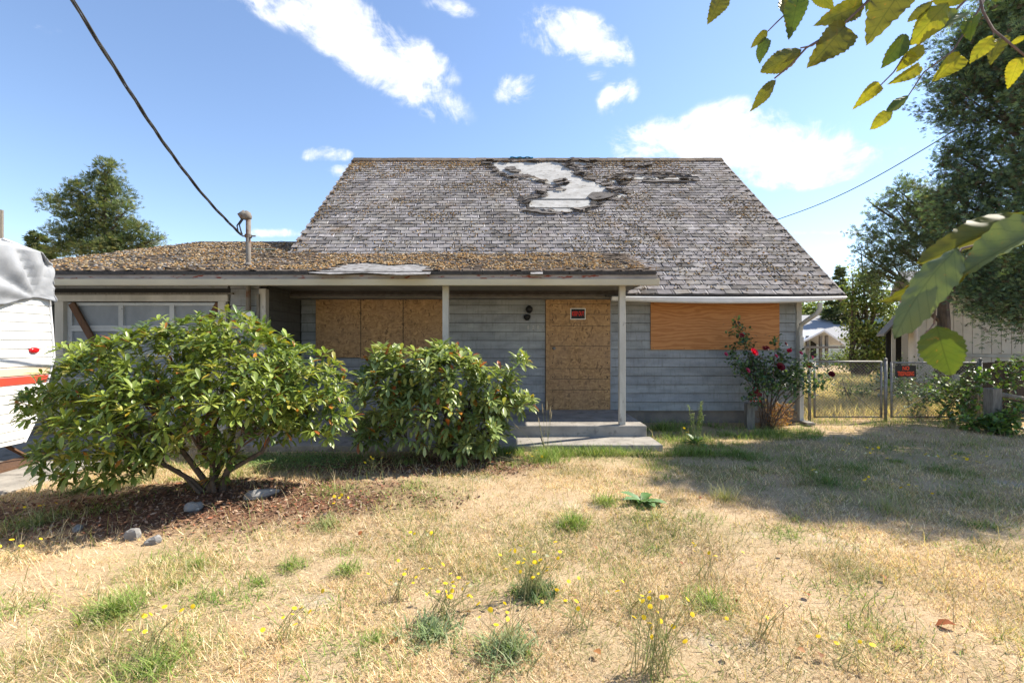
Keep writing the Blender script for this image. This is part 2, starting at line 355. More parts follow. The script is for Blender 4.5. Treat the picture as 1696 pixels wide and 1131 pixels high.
# ------------------------------------------------------------------ HOUSE
house = empty('house', (.7, 8.77, 0), 'abandoned grey single-storey house with boarded window and door and a torn mossy roof', 'house')
WZ0 = .233; WY = 8.77; GY = 7.55; XL = -4.08; XR = 5.56
fnd = MB().box(XL+.0, XR-.03, WY+.03, 17.3, -.2, WZ0+.02).box(-8.1, XL-.01, GY+.03, 17.2, -.2, .16)
fnd.build('foundation', M_FOUND, house)
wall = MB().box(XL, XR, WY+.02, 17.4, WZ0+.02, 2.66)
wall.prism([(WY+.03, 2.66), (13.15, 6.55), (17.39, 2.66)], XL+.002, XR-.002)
wallo = wall.build('wall', M_GRIMESHADE, house)
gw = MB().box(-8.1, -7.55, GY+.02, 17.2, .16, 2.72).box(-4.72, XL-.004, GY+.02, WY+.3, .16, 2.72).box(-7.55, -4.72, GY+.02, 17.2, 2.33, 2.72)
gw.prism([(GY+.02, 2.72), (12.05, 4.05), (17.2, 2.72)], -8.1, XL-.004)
gwo = gw.build('garage_wall', M_GRIMESHADE, house)
def clap(name, x0, x1, z0, h, y, parent, tc_=None, t0=.022, t1=.006):
    t = random.uniform(.86, 1.08) if tc_ is None else tc_
    mb = MB(); mb.prism([(y+.016, z0+.009), (y-t0-.004, z0+.007), (y-t0-.004, z0+.02), (y-t1, z0+h-.001), (y+.016, z0+h-.001)], x0, x1)
    mb.c = [(t, t, t*random.uniform(.98, 1.03))]*len(mb.v)
    return mb.build(name, M_SIDING, parent)
EXP = .169
def course(x0, x1, z, h, y, parent, maxlen=3.7):
    x = x0
    while x < x1-.05:
        nx = min(x1, x+random.uniform(1.6, maxlen)) if x1-x > 2.2 else x1
        if x1-nx < .5: nx = x1
        clap('siding_board', x+.0015, nx-.0015, z, h, y, parent); x = nx
for k in range(13):
    z = WZ0+EXP*k
    course(XL+.03, .64, z, EXP, WY, wallo); course(1.885, XR-.1, z, EXP, WY, wallo)
for k in range(9):
    z = .16+.285*k; h = min(.285, 2.7-z)
    course(-8.1, -7.62, z, h, GY, gwo); course(-4.66, XL-.1, z, h, GY, gwo)
    if z > 2.2: course(-7.6, -4.7, 2.44, .27, GY, gwo)
# return wall of the porch recess (faces +x)
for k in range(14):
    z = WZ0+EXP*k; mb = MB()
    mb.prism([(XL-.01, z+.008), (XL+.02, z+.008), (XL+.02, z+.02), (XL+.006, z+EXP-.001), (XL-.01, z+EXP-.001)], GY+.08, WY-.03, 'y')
    mb.c = [(.32, .30, .27)]*len(mb.v); mb.build('siding_board', M_SIDING, wallo)  # dark tint: mildewed boards, with the recess shade deepened in the colour
MB().box(XR-.098, XR, WY-.035, WY+.1, WZ0-.02, 2.4).build('corner_board', M_TRIM, house)
MB().box(XL-.098, XL+.012, GY-.035, GY+.07, .14, 2.44).build('corner_board', M_TRIM, house)
# garage door
gd = MB().box(-7.4, -4.86, GY+.06, GY+.1, .1, 2.22).build('garage_door', M_DOORP, house)
RH = .424
for r in range(5):
    zt = 2.215-RH*r
    MB().box(-7.4, -4.86, GY+.03, GY+.062, zt-.05, zt-.003).build('door_rail', M_DOORS, gd)
    MB().box(-7.4, -4.86, GY+.03, GY+.062, zt-RH+.0, zt-RH+.045).build('door_rail', M_DOORS, gd)
    for xx in (-7.4, -6.55, -5.70, -4.94):
        MB().box(xx, xx+.075, GY+.026, GY+.061, zt-RH+.046, zt-.051).build('door_stile', M_DOORS, gd)
gf = MB().box(-7.55, -7.405, GY-.04, GY+.1, .05, 2.23).box(-4.855, -4.72, GY-.04, GY+.1, .05, 2.23).box(-7.58, -4.69, GY-.045, GY+.1, 2.232, 2.34)
gf.build('door_frame', M_TRIM, house, bevel=.004)
MB().box(-7.7, -4.6, GY-.06, GY-.01, 2.345, 2.37).build('door_head_trim', M_GREYW, house)
for (a, b) in (((-7.3, 2.2), (-6.1, .1)), ((-4.86, 2.2), (-6.0, .1))):
    A = Vector((a[0], GY-.0, a[1])); B = Vector((b[0], GY-.0, b[1])); L = (B-A).length; ang = math.atan2(B.z-A.z, B.x-A.x)
    Mx = Matrix.Translation(A) @ Matrix.Rotation(-ang, 4, 'Y')
    MB().box(0, L, -.02, .02, -.05, .05, Mx).build('door_brace', M_BROWNW, house, label='brown timber brace nailed diagonally across the garage door')
# window and door boards
def yb(y, d): return CH+(565.5-y)/F*d
BD = WY-.05
MB().box((523-848)/F*BD, (597.5-848)/F*BD, BD, BD+.03, yb(592, BD), yb(493, BD)).build('window_board', M_OSB, house, label='strand board sheet over the porch window')
MB().box((598-848)/F*BD, (667.5-848)/F*BD, BD-.003, BD+.03, yb(594, BD), yb(492.5, BD)).build('window_board', M_OSB, house)
MB().box((668-848)/F*BD, (733-848)/F*BD, BD, BD+.03, yb(592, BD), yb(493, BD)).build('window_board', M_OSB, house)
for xx in (597.7, 667.8):
    MB().box((xx-848)/F*BD-.006, (xx-848)/F*BD+.006, BD-.006, BD-.0035, yb(591, BD), yb(494, BD)).build('board_seam', M_DARK, house)
pl = MB().box((1078-848)/F*BD, (1291-848)/F*BD, BD-.0, BD+.03, yb(579, BD), yb(500, BD)).build('window_board', M_PLY, house, label='orange plywood sheet over the right front window')
for k in range(5):
    for zz in (yb(577, BD), yb(502, BD)):
        MB().lathe([(0.001, 0), (.008, 0), (.008, .004), (.001, .005)], 0, 0, 6, Matrix.Translation(((1082+k*51-848)/F*BD, BD, zz)) @ Matrix.Rotation(R(90), 4, 'X')).build('nail_head', M_BLACK, pl)
dx0, dx1 = (905-848)/F*WY, (1010-848)/F*WY
db = MB().box(dx0+.06, dx1, WY-.045, WY+.0, .262, 2.5).build('door_board', M_OSB, house, label='strand board sheet closing the front door')
MB().box(dx0-.015, dx0+.058, WY-.055, WY+.03, .262, 2.5).build('door_jamb', M_OSB, house)
MB().box(dx1+.003, dx1+.03, WY-.02, WY+.03, .262, 2.5).build('door_jamb', M_SIDING, house)
for yy in (504, 521, 540, 573, 610, 627, 645):
    MB().box(dx0+.07 if yy > 550 else dx0+.1, dx1-.01, WY-.049, WY-.0455, yb(yy, WY)-.004, yb(yy, WY)+.003).build('board_seam', M_DARK, db)
kn = MB().lathe([(.03, 0), (.032, .006), (.014, .01), (.012, .03), (.026, .042), (.027, .055), (.012, .064), (.001, .065)], 0, 0, 14,
    Matrix.Translation(((918-848)/F*8.7, WY-.045, yb(577, 8.7))) @ Matrix.Rotation(R(90), 4, 'X')).build('door_knob', M_METAL, db, smooth=True)
# wall lamp, burnt black
lx = (877-848)/F*8.65
MB().lathe([(.05, 0), (.055, .015), (.02, .03)], 0, 0, 12, Matrix.Translation((lx, WY-.02, yb(514, 8.7))) @ Matrix.Rotation(R(90), 4, 'X')).lathe(
    [(.02, -.02), (.05, .0), (.07, .05), (.065, .09), (.03, .12), (.01, .13)], lx-.005, WY-.1, 12, Matrix.Translation((0, 0, yb(517, 8.65)))).lathe(
    [(.03, -.12), (.065, -.07), (.07, -.02), (.03, -.01)], lx-.045, WY-.07, 10, Matrix.Translation((0, 0, yb(520, 8.65)))).build('wall_lamp', M_BLACK, house, smooth=True, label='burnt black lamp on the porch wall')
# porch slab, ceiling, posts
MB().box(XL+.03, 2.1, 7.10, WY-.02, -.1, .26).build('porch_floor', M_CONC, house, bevel=.01)
MB().box(-8.2, 2.15, 6.93, WY+.05, 2.5, 2.53).build('porch_ceiling', M_CEIL, house)
for px in (738.5, 1030):
    x = (px-848)/F*7.2
    MB().box(x-.048, x+.048, 7.152, 7.248, .262, 2.5).build('porch_post', M_TRIM, house, bevel=.004)
# eaves
MB().box(-8.3, 2.22, 6.85, 6.93, 2.415, 2.512).build('fascia', M_FASCIA, house, bevel=.004)
MB().box(-8.3, 2.20, 6.875, 6.93, 2.514, 2.575).build('fascia', M_RUST, house)
for k in range(8):
    x0 = -8.3+k*1.31; MB().box(x0, x0+1.3, 6.86, 6.98, 2.577, 2.628).build('roof_edge_strip', M_TAR, house)
# house geometry of the roofs
AL = math.atan(.905); CA, SA = math.cos(AL), math.sin(AL)
E0 = np.array((0, 8.3, 2.43)); EV = np.array((0, CA, SA)); EN = np.array((0, -SA, CA)); EX = np.array((1., 0, 0))
RXL, RXR = -4.57, 6.06; SL = (13.15-8.3)/CA
def main_uv(x, y):
    k = (565.5-y)/F; d = (2.43-.905*8.3-CH)/(k-.905)
    return ((x-848)/F*d, (d-8.3)/CA)
PB = math.atan(.305); PC, PS = math.cos(PB), math.sin(PB)
P0 = np.array((0, 6.9, 2.632)); PV = np.array((0, PC, PS)); PN = np.array((0, -PS, PC))
def porch_uv(x, y):
    k = (565.5-y)/F; d = (2.632-.305*6.9-CH)/(k-.305)
    return ((x-848)/F*d, (d-6.9)/PC)
roof = MB()
def slabp(mb, O, U, Vv, N, u0, u1, v0, v1, n0, n1):
    pts = [O+U*u+Vv*v+N*n for u in (u0, u1) for v in (v0, v1) for n in (n0, n1)]
    mb.add(pts, [(0, 1, 3, 2), (4, 6, 7, 5), (0, 4, 5, 1), (2, 3, 7, 6), (0, 2, 6, 4), (1, 5, 7, 3)])
slabp(roof, E0, EX, EV, EN, RXL, RXR, 0, SL, -.05, -.012)
BE = np.array((0, 18.0, 2.43)); BV = np.array((0, -CA, SA)); BN = np.array((0, SA, CA))
slabp(roof, BE, EX, BV, BN, RXL, RXR, 0, SL, -.05, .005)
slabp(roof, P0, EX, PV, PN, -8.3, RXL+.3, 0, 5.15/PC, -.04, -.012)
slabp(roof, P0, EX, PV, PN, RXL+.302, 2.2, 0, 2.5, -.04, -.012)
slabp(roof, np.array((0, 17.2, 2.632)), EX, np.array((0, -PC, PS)), np.array((0, PS, PC)), -8.3, RXL+.3, 0, 5.15/PC, -.04, .005)
roofo = roof.build('roof', M_DECKW, house)
for x0 in (RXL-.025, RXR-.0):
    rb = MB(); slabp(rb, E0, EX, EV, EN, x0, x0+.025, -.0, SL-.05, -.17, -.004); rb.build('rake_board', M_RUST, house)
rb = MB(); slabp(rb, P0, EX, PV, PN, -8.325, -8.3, .05, 5.15/PC-.03, -.13, -.002); rb.build('rake_board', M_RUST, house)
MB().box(RXL+.3, RXR-.02, 8.34, WY+.03, 2.37, 2.39).build('eave_soffit', M_CEIL, house)
MB().box(1.7, RXR-.0, 8.235, 8.34, 2.385, 2.418).build('roof_edge_strip', M_TAR, house)
# right gutter with a sag, and downspout
gx0 = (1037-848)/F*8.2-.25; gx1 = 6.03; gp = []
mb = MB(); N = 14; ring = []
for i in range(N+1):
    t = i/N; x = gx0+(gx1-gx0)*t; sag = -.012*math.sin(t*math.pi)+.0-.045*t*0; zt = 2.385-.005*t+sag; zb = zt-.075-.035*math.sin(t*math.pi)+(.03*max(0, t-.85)/.15)
    ring += [(x, 8.20, zt), (x, 8.185, zt-.012), (x, 8.2, zb+.02), (x, 8.225, zb), (x, 8.31, zb), (x, 8.31, zt)]
fs = [(i*6+j, i*6+(j+1) % 6, (i+1)*6+(j+1) % 6, (i+1)*6+j) for i in range(N) for j in range(6)]+[tuple(range(5, -1, -1)), tuple(N*6+j for j in range(6))]
mb.add(ring, fs).build('gutter', M_GUTTER, house)
ds = MB().tube([pix(1358, 501, 8.27), pix(1358, 512, 8.28), pix(1352, 520, 8.33), pix(1336, 531, 8.5), pix(1327, 538, 8.64), pix(1325.5, 548, 8.68), pix(1325.5, 560, 8.69)], .042, 8)
ds.box(5.455, 5.535, 8.63, 8.71, .06, 1.66)
ds.build('downspout', M_TRIM, house, bevel=.004)
MB().box(5.45, 5.6, 8.4, 8.72, .02, .07, Matrix.Rotation(0, 4, 'X')).build('splash_block', M_CONC, house)

# shingles ---------------------------------------------------------
def pip(px, py, poly):
    inside = np.zeros(len(px), bool); n = len(poly)
    for i in range(n):
        x1, y1 = poly[i]; x2, y2 = poly[(i+1) % n]
        c = ((y1 > py) != (y2 > py)) & (px < (x2-x1)*(py-y1)/(y2-y1+1e-12)+x1); inside ^= c
    return inside
def crop3(pts): return [main_uv(780+a/3.687, 240+b/3.687) for a, b in pts]
BALD = [crop3([(95, 106), (560, 110), (572, 135), (640, 190), (690, 215), (760, 245), (855, 278), (835, 300), (745, 318), (735, 370), (690, 398), (620, 395), (540, 405),
               (440, 402), (380, 382), (368, 345), (315, 325), (430, 318), (440, 290), (530, 265), (560, 240), (500, 245), (430, 228), (330, 208), (250, 205), (180, 180), (140, 140)]),
        crop3([(850, 318), (880, 288), (955, 312), (900, 330)]),
        crop3([(905, 193), (1125, 190), (1135, 210), (920, 208)]), crop3([(1160, 196), (1330, 200), (1335, 212), (1170, 209)]), crop3([(840, 222), (880, 212), (890, 232)]),
        crop3([(590, 105), (720, 108), (715, 122), (595, 122)]), crop3([(960, 112), (1060, 112), (1050, 126), (965, 124)])]
def crop2(pts): return [porch_uv(440+a/3.687, 240+b/3.687) for a, b in pts]
BALDP = [crop2([(290, 775), (500, 727), (620, 722), (760, 738), (900, 728), (1010, 748), (985, 782), (820, 788), (600, 775), (420, 784)]),
         crop2([(1620, 770), (1690, 768), (1690, 785), (1620, 785)])]
# shingle template: body with a locking tongue. local x across, y up-slope, z normal
def shingle(seed):
    r = np.random.default_rng(seed); e = lambda k=.004: r.uniform(-k, k)
    body = [(-.130, 0), (.120, 0), (.136+e(), -.162+e(.006)), (.005, -.162+e(.004)), (-.120+e(), -.162+e(.006))]
    c1, c2 = (r.random(2) < .16)*r.uniform(.004, .02, 2); zb = [.001, .001, .013+c1, .013, .013+c2]
    lock = [(.132, 0), (.163, 0), (.181+e(), -.150+e(.01)), (.151+e(), -.158+e(.01))]; zl = [.001, .001, .0095, .0095]
    V, T, K = [], [], []
    for pts, zs, k, th in ((body, zb, 1., .010), (lock, zl, r.choice((.9, 1.15, 1.35, 1.6)), .008)):
        o = len(V); n = len(pts); V += [(p[0], p[1], z) for p, z in zip(pts, zs)]+[(p[0], p[1], z-th) for p, z in zip(pts, zs)]; K += [k]*(2*n)
        T += ([(o, o+4, o+3), (o, o+3, o+1), (o+1, o+3, o+2)] if n == 5 else [(o, o+3, o+2), (o, o+2, o+1)])
        for i in range(1, n):
            j = (i+1) % n; T += [(o+i, o+j, o+j+n), (o+i, o+j+n, o+i+n)]
    return np.array(V), np.array(T), np.array(K)[:, None]
SH = [shingle(100+i) for i in range(12)]
def rows(u0, u1, v1, exp, pitch):
    out_ = []
    for r in range(int(v1/exp)+1):
        off = (r % 2)*pitch/2
        for c in range(int((u1-u0)/pitch)+2):
            u = u0+off+c*pitch-pitch*.25+random.uniform(-.006, .006)
            if u0+.02 < u < u1-.02: out_.append((u, r*exp+.165+random.uniform(-.006, .006), r))
    return np.array(out_)
cand = []
A = rows(RXL, RXR, SL-.02, .148, .31); keep = np.ones(len(A), bool)
for p in BALD: keep &= ~(pip(A[:, 0], A[:, 1]-.1, p) | pip(A[:, 0], A[:, 1]-.02, p) | pip(A[:, 0]-.08, A[:, 1]-.1, p) | pip(A[:, 0]+.08, A[:, 1]-.1, p))
keep &= A[:, 1] < SL+.0
keep &= ~((A[:, 0] < 1.9) & (A[:, 1] < 1.25))       # under the porch roof
A = A[keep]
for u, v, r in A: cand.append((0, u, v))
B = rows(-8.3, 2.2, 5.15/PC, .148, .31); keep = np.ones(len(B), bool)
for p in BALDP: keep &= ~pip(B[:, 0], B[:, 1]-.1, p)
keep &= ~((B[:, 0] > RXL+.1) & (B[:, 1] > 2.62))
B = B[keep]
for u, v, r in B: cand.append((1, u, v))
OO = (E0, P0); VV = (EV, PV); NN = (EN, PN)
info = []
for (w, u, v) in cand:
    c = OO[w]+EX*u+VV[w]*v; view = np.array((0, 0, CH))-c; dd = np.linalg.norm(view)
    fs_ = abs(np.dot(view/dd, NN[w])); sx = 848+c[0]/c[1]*F
    info.append((fs_/dd**2 if -60 < sx < 1700 else 0, w, c))
order = np.argsort([-i[0] for i in info]); big = set(order[:300].tolist())
big_mesh = {}
rest = [[], []]
for i, (a_, w, c) in enumerate(info):
    ev, en = VV[w], NN[w]; ang = random.gauss(0, .03); ca, sa = math.cos(ang), math.sin(ang)
    ax = EX*ca+ev*sa; ay = ev*ca-EX*sa
    Rm = np.stack((ax, ay, en), 1); k = random.randrange(12)
    tv = random.choice((.62, .85, .95, 1., 1.05, 1.15))*(.85+.3*float(vn(np.array([c[0]*3.]), np.array([c[1]*4.]))[0])); ti = (tv, tv, tv*random.uniform(.97, 1.06))
    if w == 1: ti = (tv*.72, tv*.62, tv*.52)
    if i in big:
        key = (k, w)
        if key not in big_mesh: big_mesh[key] = npmesh('shingle', SH[k][0], SH[k][1], M_SHINGLE, np.tile(ti, (len(SH[k][0]), 1))*SH[k][2])
        M4 = Matrix([[*Rm[0], c[0]], [*Rm[1], c[1]], [*Rm[2], c[2]], [0, 0, 0, 1]]); place('shingle', big_mesh[key], M4, roofo)
    else: rest[w].append((k, c+en*.0, Rm, ti))
for w, nm in ((0, 'shingles'), (1, 'shingles')):
    parts = []
    for k in range(12):
        s_ = [q for q in rest[w] if q[0] == k]
        if s_:
            V, T, C = inst(SH[k][0], SH[k][1], np.array([q[1] for q in s_]), np.array([q[2] for q in s_]), np.ones(len(s_)), np.array([q[3] for q in s_])); parts.append((V, T, C*np.tile(SH[k][2], (len(s_), 1))))
    V, T, C = merge(parts); link(nm, npmesh(nm, V, T, M_SHINGLE, C), roofo, kind='stuff')
def patch(poly, O, Vv, N, off, name, m_, cut=0):
    cx = sum(p[0] for p in poly)/len(poly); cy = sum(p[1] for p in poly)/len(poly)
    pts = [(cx+(p[0]-cx)*1.06, cy+(p[1]-cy)*1.12) for p in poly]; mb = MB(); n = len(pts)
    mb.add([O+EX*u+Vv*v+N*off for u, v in pts]+[O+EX*u+Vv*v+N*(off-.006) for u, v in pts], [tuple(range(n)), tuple(range(2*n-1, n-1, -1))]+[(i, i+n, (i+1) % n+n, (i+1) % n) for i in range(n)])
    return mb.build(name, m_, roofo)
for i, p in enumerate(BALD):
    q = [(u*1.0+(u-sum(z[0] for z in p)/len(p))*.05, min(v, SL-.1)) for u, v in p]; patch(q, E0, EV, EN, -.004, 'underlayment', M_UNDER)
M_FELT = mat('old_felt', (.30, .29, .285), (.21, .205, .20), (.10, .09, .08), scale=6, rough=.9, thr3=(.48, .62), scale3=9)
for p in BALDP: patch(p, P0, PV, PN, -.004, 'underlayment', M_FELT)
# sheathing step with a black slot, curled torn sheets along the tear
a = main_uv(780+350/3.687, 240+330/3.687); b = main_uv(780+735/3.687, 240+338/3.687)
mb = MB(); slabp(mb, E0, EX, EV, EN, a[0], b[0], b[1]-.02, b[1]+.03, .0, .022); mb.build('sheathing_edge', M_BLACK, roofo)
mb = MB(); slabp(mb, E0, EX, EV, EN, a[0]+.02, b[0]-.02, b[1]-.42, b[1]-.02, .0, .015); mb.build('sheathing_board', M_UNDER, roofo)
def torn(cx, cy, w, h, ang, curl, parent=roofo):
    u0, v0 = main_uv(780+cx/3.687, 240+cy/3.687); mb = MB(); n = 7; mm = 4; vs = []
    ca, sa = math.cos(ang), math.sin(ang)
    for i in range(n+1):
        for j in range(mm+1):
            x = (i/n-.5)*w; y = (j/mm-.5)*h*(1-.45*abs(2*i/n-1)**1.5)+random.uniform(-.03, .03); z = .03+curl*.55*(1-j/mm)**2*(.7+.3*math.sin(i*.8+cx))+random.uniform(0, .008)
            vs.append(E0+EX*(u0+x*ca-y*sa)+EV*(v0+x*sa+y*ca)+EN*z)
    q = mm+1; fs = [(i*q+j, (i+1)*q+j, (i+1)*q+j+1, i*q+j+1) for i in range(n) for j in range(mm)]
    mb.add(vs, fs); t = random.uniform(.55, .95); mb.c = [(t, t*.98, t*.95)]*len(mb.v)
    o = mb.build('torn_shingle_sheet', M_SHINGLE, parent); s = o.modifiers.new('solid', 'SOLIDIFY'); s.thickness = .012
for q in ((240, 150, .3, .26, .2, .05), (270, 165, .32, .22, -.1, .05), (545, 222, .38, .22, .35, .10), (790, 320, .6, .5, .4, .10), (640, 690, .9, .2, .0, .04), (1185, 228, 1.2, .14, -.05, .05), (420, 412, .8, .2, -.2, .05)): torn(*q)
pos_, rot_, ti_ = [], [], []
for p in BALD:
    for i in range(len(p)):
        (u1, v1), (u2, v2) = p[i], p[(i+1) % len(p)]; L = math.hypot(u2-u1, v2-v1)
        for q in range(int(L/.085)+1):
            t = random.random(); cu_, cv_ = sum(z[0] for z in p)/len(p), sum(z[1] for z in p)/len(p); u = u1+(u2-u1)*t+random.gauss(0, .04); v = v1+(v2-v1)*t; u += .11*(1 if u > cu_ else -1); v = min(v+(.19 if v > cv_ else -.04)+random.gauss(0, .04)+.02, SL-.12); ang = random.gauss(0, .5); tl = random.gauss(0, .22); 
            ax = EX*math.cos(ang)+EV*math.sin(ang); ay = EV*math.cos(ang)-EX*math.sin(ang); nn = EN*math.cos(tl)-ay*math.sin(tl); ay = ay*math.cos(tl)+EN*math.sin(tl)
            pos_.append(E0+EX*u+EV*v+EN*random.uniform(.012, .05)); rot_.append(np.stack((ax, ay, nn), 1)); k = random.choice((.22, .4, .55, .75, .9)); ti_.append((k, k*.95, k*.9))
V, T, C = inst(SH[3][0], SH[3][1], np.array(pos_), np.array(rot_), rng.uniform(.35, .95, len(pos_)), np.array(ti_)); link('torn_shingles', npmesh('torn_shingles', V, T, M_SHINGLE, C), roofo, kind='stuff')
# ridge caps
x = RXL
while x < RXR-.1:
    mb = MB(); c0 = E0+EV*SL+EN*.012; h = random.uniform(0, .012); zz = c0[2]+.02+h; yy = c0[1]; L = min(.30, RXR-x)
    mb.prism([(yy-.13, zz-.115), (yy, zz+.012), (yy+.13, zz-.115), (yy+.13, zz-.132), (yy, zz-.006), (yy-.13, zz-.132)], x, x+L-.006)
    t = random.uniform(.6, 1.1); t *= .75; mb.c = [(t, t*.85, t*.7)]*len(mb.v); mb.build('ridge_cap', M_SHINGLE, roofo); x += .252
# moss ------------------------------------------------------------
def dome():
    V = [(0, 0, 1.)]+[(math.cos(q), math.sin(q), .0) for q in np.linspace(0, 2*math.pi, 6)[:-1]]+[(.6*math.cos(q+.4), .6*math.sin(q+.4), .75) for q in np.linspace(0, 2*math.pi, 6)[:-1]]
    T = []
    for i in range(5):
        j = (i+1) % 5; T += [(0, 6+i, 6+j), (6+i, 1+i, 1+j), (6+i, 1+j, 6+j)]
    return np.array(V), np.array(T)
DV, DT = dome()
def mossy_field(w, u, v, size, cols):
    n = len(u); c = OO[w]+np.outer(u, EX)+np.outer(v, VV[w])+NN[w]*.014
    a = rng.random(n)*6.28; ca, sa = np.cos(a)[:, None], np.sin(a)[:, None]
    ax = EX*ca+VV[w]*sa; ay = -EX*sa+VV[w]*ca
    Rm = np.stack((ax, ay, np.tile(NN[w], (n, 1))), 2)
    s = np.stack((size*rng.uniform(.7, 1.6, n), size*rng.uniform(.6, 1.1, n), size*rng.uniform(.3, .8, n)), 1)
    pal = np.array(cols); ti = pal[rng.integers(0, len(pal), n)]*rng.uniform(.6, 1.25, (n, 1))
    return inst(DV, DT, c, Rm, s, ti)
OCH = [(.30, .17, .06), (.33, .22, .10), (.24, .15, .08), (.38, .29, .18), (.15, .11, .07), (.26, .14, .05)]
DRK = [(.10, .085, .06), (.17, .13, .08), (.24, .17, .09), (.32, .22, .10), (.08, .07, .055)]
n = 60000; u = rng.uniform(RXL, RXR, n); v = rng.uniform(.1, SL-.03, n)
pr = (fbm(u*1.1+3, v*1.3, 4)-.54)*2.4
pr += np.clip((v-SL+.7)/.6, 0, 1)*.55+np.exp(-((u-RXL)/.35)**2)*np.clip(v/3, 0, 1)*.8
pr += np.exp(-(((u-4.2)/1.5)**2+((v-SL+.6)/.5)**2))*.5+np.exp(-(((u-.3)/.8)**2+((v-SL*.55)/2.0)**2))*.30
pr = np.clip(pr, 0, 1.2)*.66+.035
k = (rng.random(n) < pr) & ~((u < 2.0) & (v < 1.35))
for p in BALD: k &= ~pip(u, v, p)
och = rng.random(n) < np.clip((v-SL+1.6)/1.8, .15, .85)
parts = [mossy_field(0, u[k & och], v[k & och], .021, OCH), mossy_field(0, u[k & ~och], v[k & ~och], .017, DRK)]
n = 34000; u = rng.uniform(-8.28, 2.18, n); v = rng.uniform(.03, 5.15, n); f = fbm(u*1.6, v*2.5, 4)
k = (rng.random(n) < np.clip((f-.30)*2.2, .08, 1)*np.clip(v/.35, .25, 1)) & ~((u > RXL+.05) & (v > 2.52)) & ~((u > 1.75) & (v > 1.2))
for p in BALDP: k &= ~pip(u, v, p)
ri = rng.random(n) < .45+.4*np.clip((u+5)/3, 0, 1)
parts += [mossy_field(1, u[k & ri], v[k & ri], .022, OCH+[(.42, .33, .22), (.34, .20, .10)]), mossy_field(1, u[k & ~ri], v[k & ~ri], .022, DRK+[(.28, .27, .26), (.2, .19, .18)])]
V, T, C = merge(parts); link('moss', npmesh('moss', V, T, M_MOSS, C), roofo, kind='stuff')
# things on the roof
sm = empty('service_mast', (-4.32, 7.47, 2.8), 'weathered electric service mast with a rounded weatherhead rising through the garage roof', 'mast')
MB().tube([(-4.32, 7.46, 2.06), (-4.32, 7.46, 3.60)], .038, 10).build('pipe', M_RPIPE, sm, smooth=True)
MB().lathe([(.075, 2.815), (.07, 2.83), (.042, 2.86)], -4.32, 7.46, 12).build('flashing', M_RPIPE, sm)
MB().lathe([(.048, 3.56), (.075, 3.58), (.08, 3.62), (.06, 3.68), (.02, 3.705)], -4.345, 7.45, 12, Matrix.Translation((0, 0, 0))).tube([(-4.35, 7.44, 3.66), (-4.44, 7.4, 3.60)], [.065, .045], 8).build('weatherhead', M_RPIPE, sm, smooth=True)
MB().tube([(-4.40, 7.43, 3.58), (-4.47, 7.40, 3.45), (-4.45, 7.40, 3.34), (-4.41, 7.42, 3.30)], .012).tube([(-4.37, 7.42, 3.58), (-4.42, 7.38, 3.46), (-4.40, 7.39, 3.36), (-4.39, 7.41, 3.30)], .012).build('lead_wire', M_CABLE, sm)
MB().lathe([(.055, 3.27), (.055, 3.32)], -4.32, 7.46, 10).box(-4.42, -4.2, 7.45, 7.47, 3.285, 3.305).build('clamp', M_RPIPE, sm)
mb_ = MB().box(-4.46, -4.24, 7.40, 7.525, 1.85, 2.06).build('meter_box', M_GUTTER, sm, bevel=.01)
MB().box(-4.2, -4.16, 7.48, 7.52, 1.75, 2.35).build('conduit', M_GREYW, sm)
# triplex service cable
def cable_pt(t):
    A_ = Vector((-4.40, 7.40, 3.30)); B_ = Vector((-3.84, 3.95, CH+565/F*3.95+.04)); C_ = B_+(B_-A_)*4.2+Vector((0, 0, 3.0))
    # slight sag, quadratic through A,B then on towards the street pole
    if t <= 1:
        p = A_.lerp(B_, t); p.z -= .22*math.sin(math.pi*t)*.9; return p
    s = t-1; return B_+(B_-A_)*s*1.0+Vector((0, 0, .69*s*.45+.05*s*s))
sc_o = empty('service_cable', (-4.4, 7.4, 3.3), 'twisted black power cable running down from overhead to the service mast', 'cable')
ts = np.linspace(0, 4, 420)
ctr = [cable_pt(t) for t in ts]
for j in range(3):
    path = []
    for i, p in enumerate(ctr):
        t = (ctr[min(i+1, len(ctr)-1)]-ctr[max(i-1, 0)]).normalized(); a = t.cross(Vector((0, 0, 1))).normalized(); b = t.cross(a)
        q = ts[i]*3.6*5.2+j*2.094+.5*math.sin(ts[i]*9); path.append(p+(a*math.cos(q)+b*math.sin(q))*.0115)
    MB().tube(path, .0095 if j < 2 else .0075, 5).build('strand', M_CABLE if j < 2 else M_ALU, sc_o, smooth=True)
pA = pix(1290, 363, 19); pB = pix(1575, 220, 13.0)
pts = [tuple(pA*(1-t)+pB*t+np.array((0, 0, -.25*math.sin(math.pi*t)))) for t in np.linspace(-.6, 1.2, 24)]
MB().tube(pts, .016, 5).build('overhead_wire', M_CABLE, label='thin black overhead wire running from behind the roof to the tall cypress', cat='wire')
st = MB(); u0 = main_uv(846, 268); c = E0+EV*SL
st.tube([(c[0]+u0[0]-.02+i*.06, c[1]-.03, c[2]+.05+.012*math.sin(i*1.7)) for i in range(12)], .02, 6)
M_TEAL = mat('teal_strap', (.04, .30, .50), (.02, .06, .10), scale=16, rough=.5)
st.build('strap', M_TEAL, label='blue strap lying on the roof ridge above the torn patch', cat='strap')
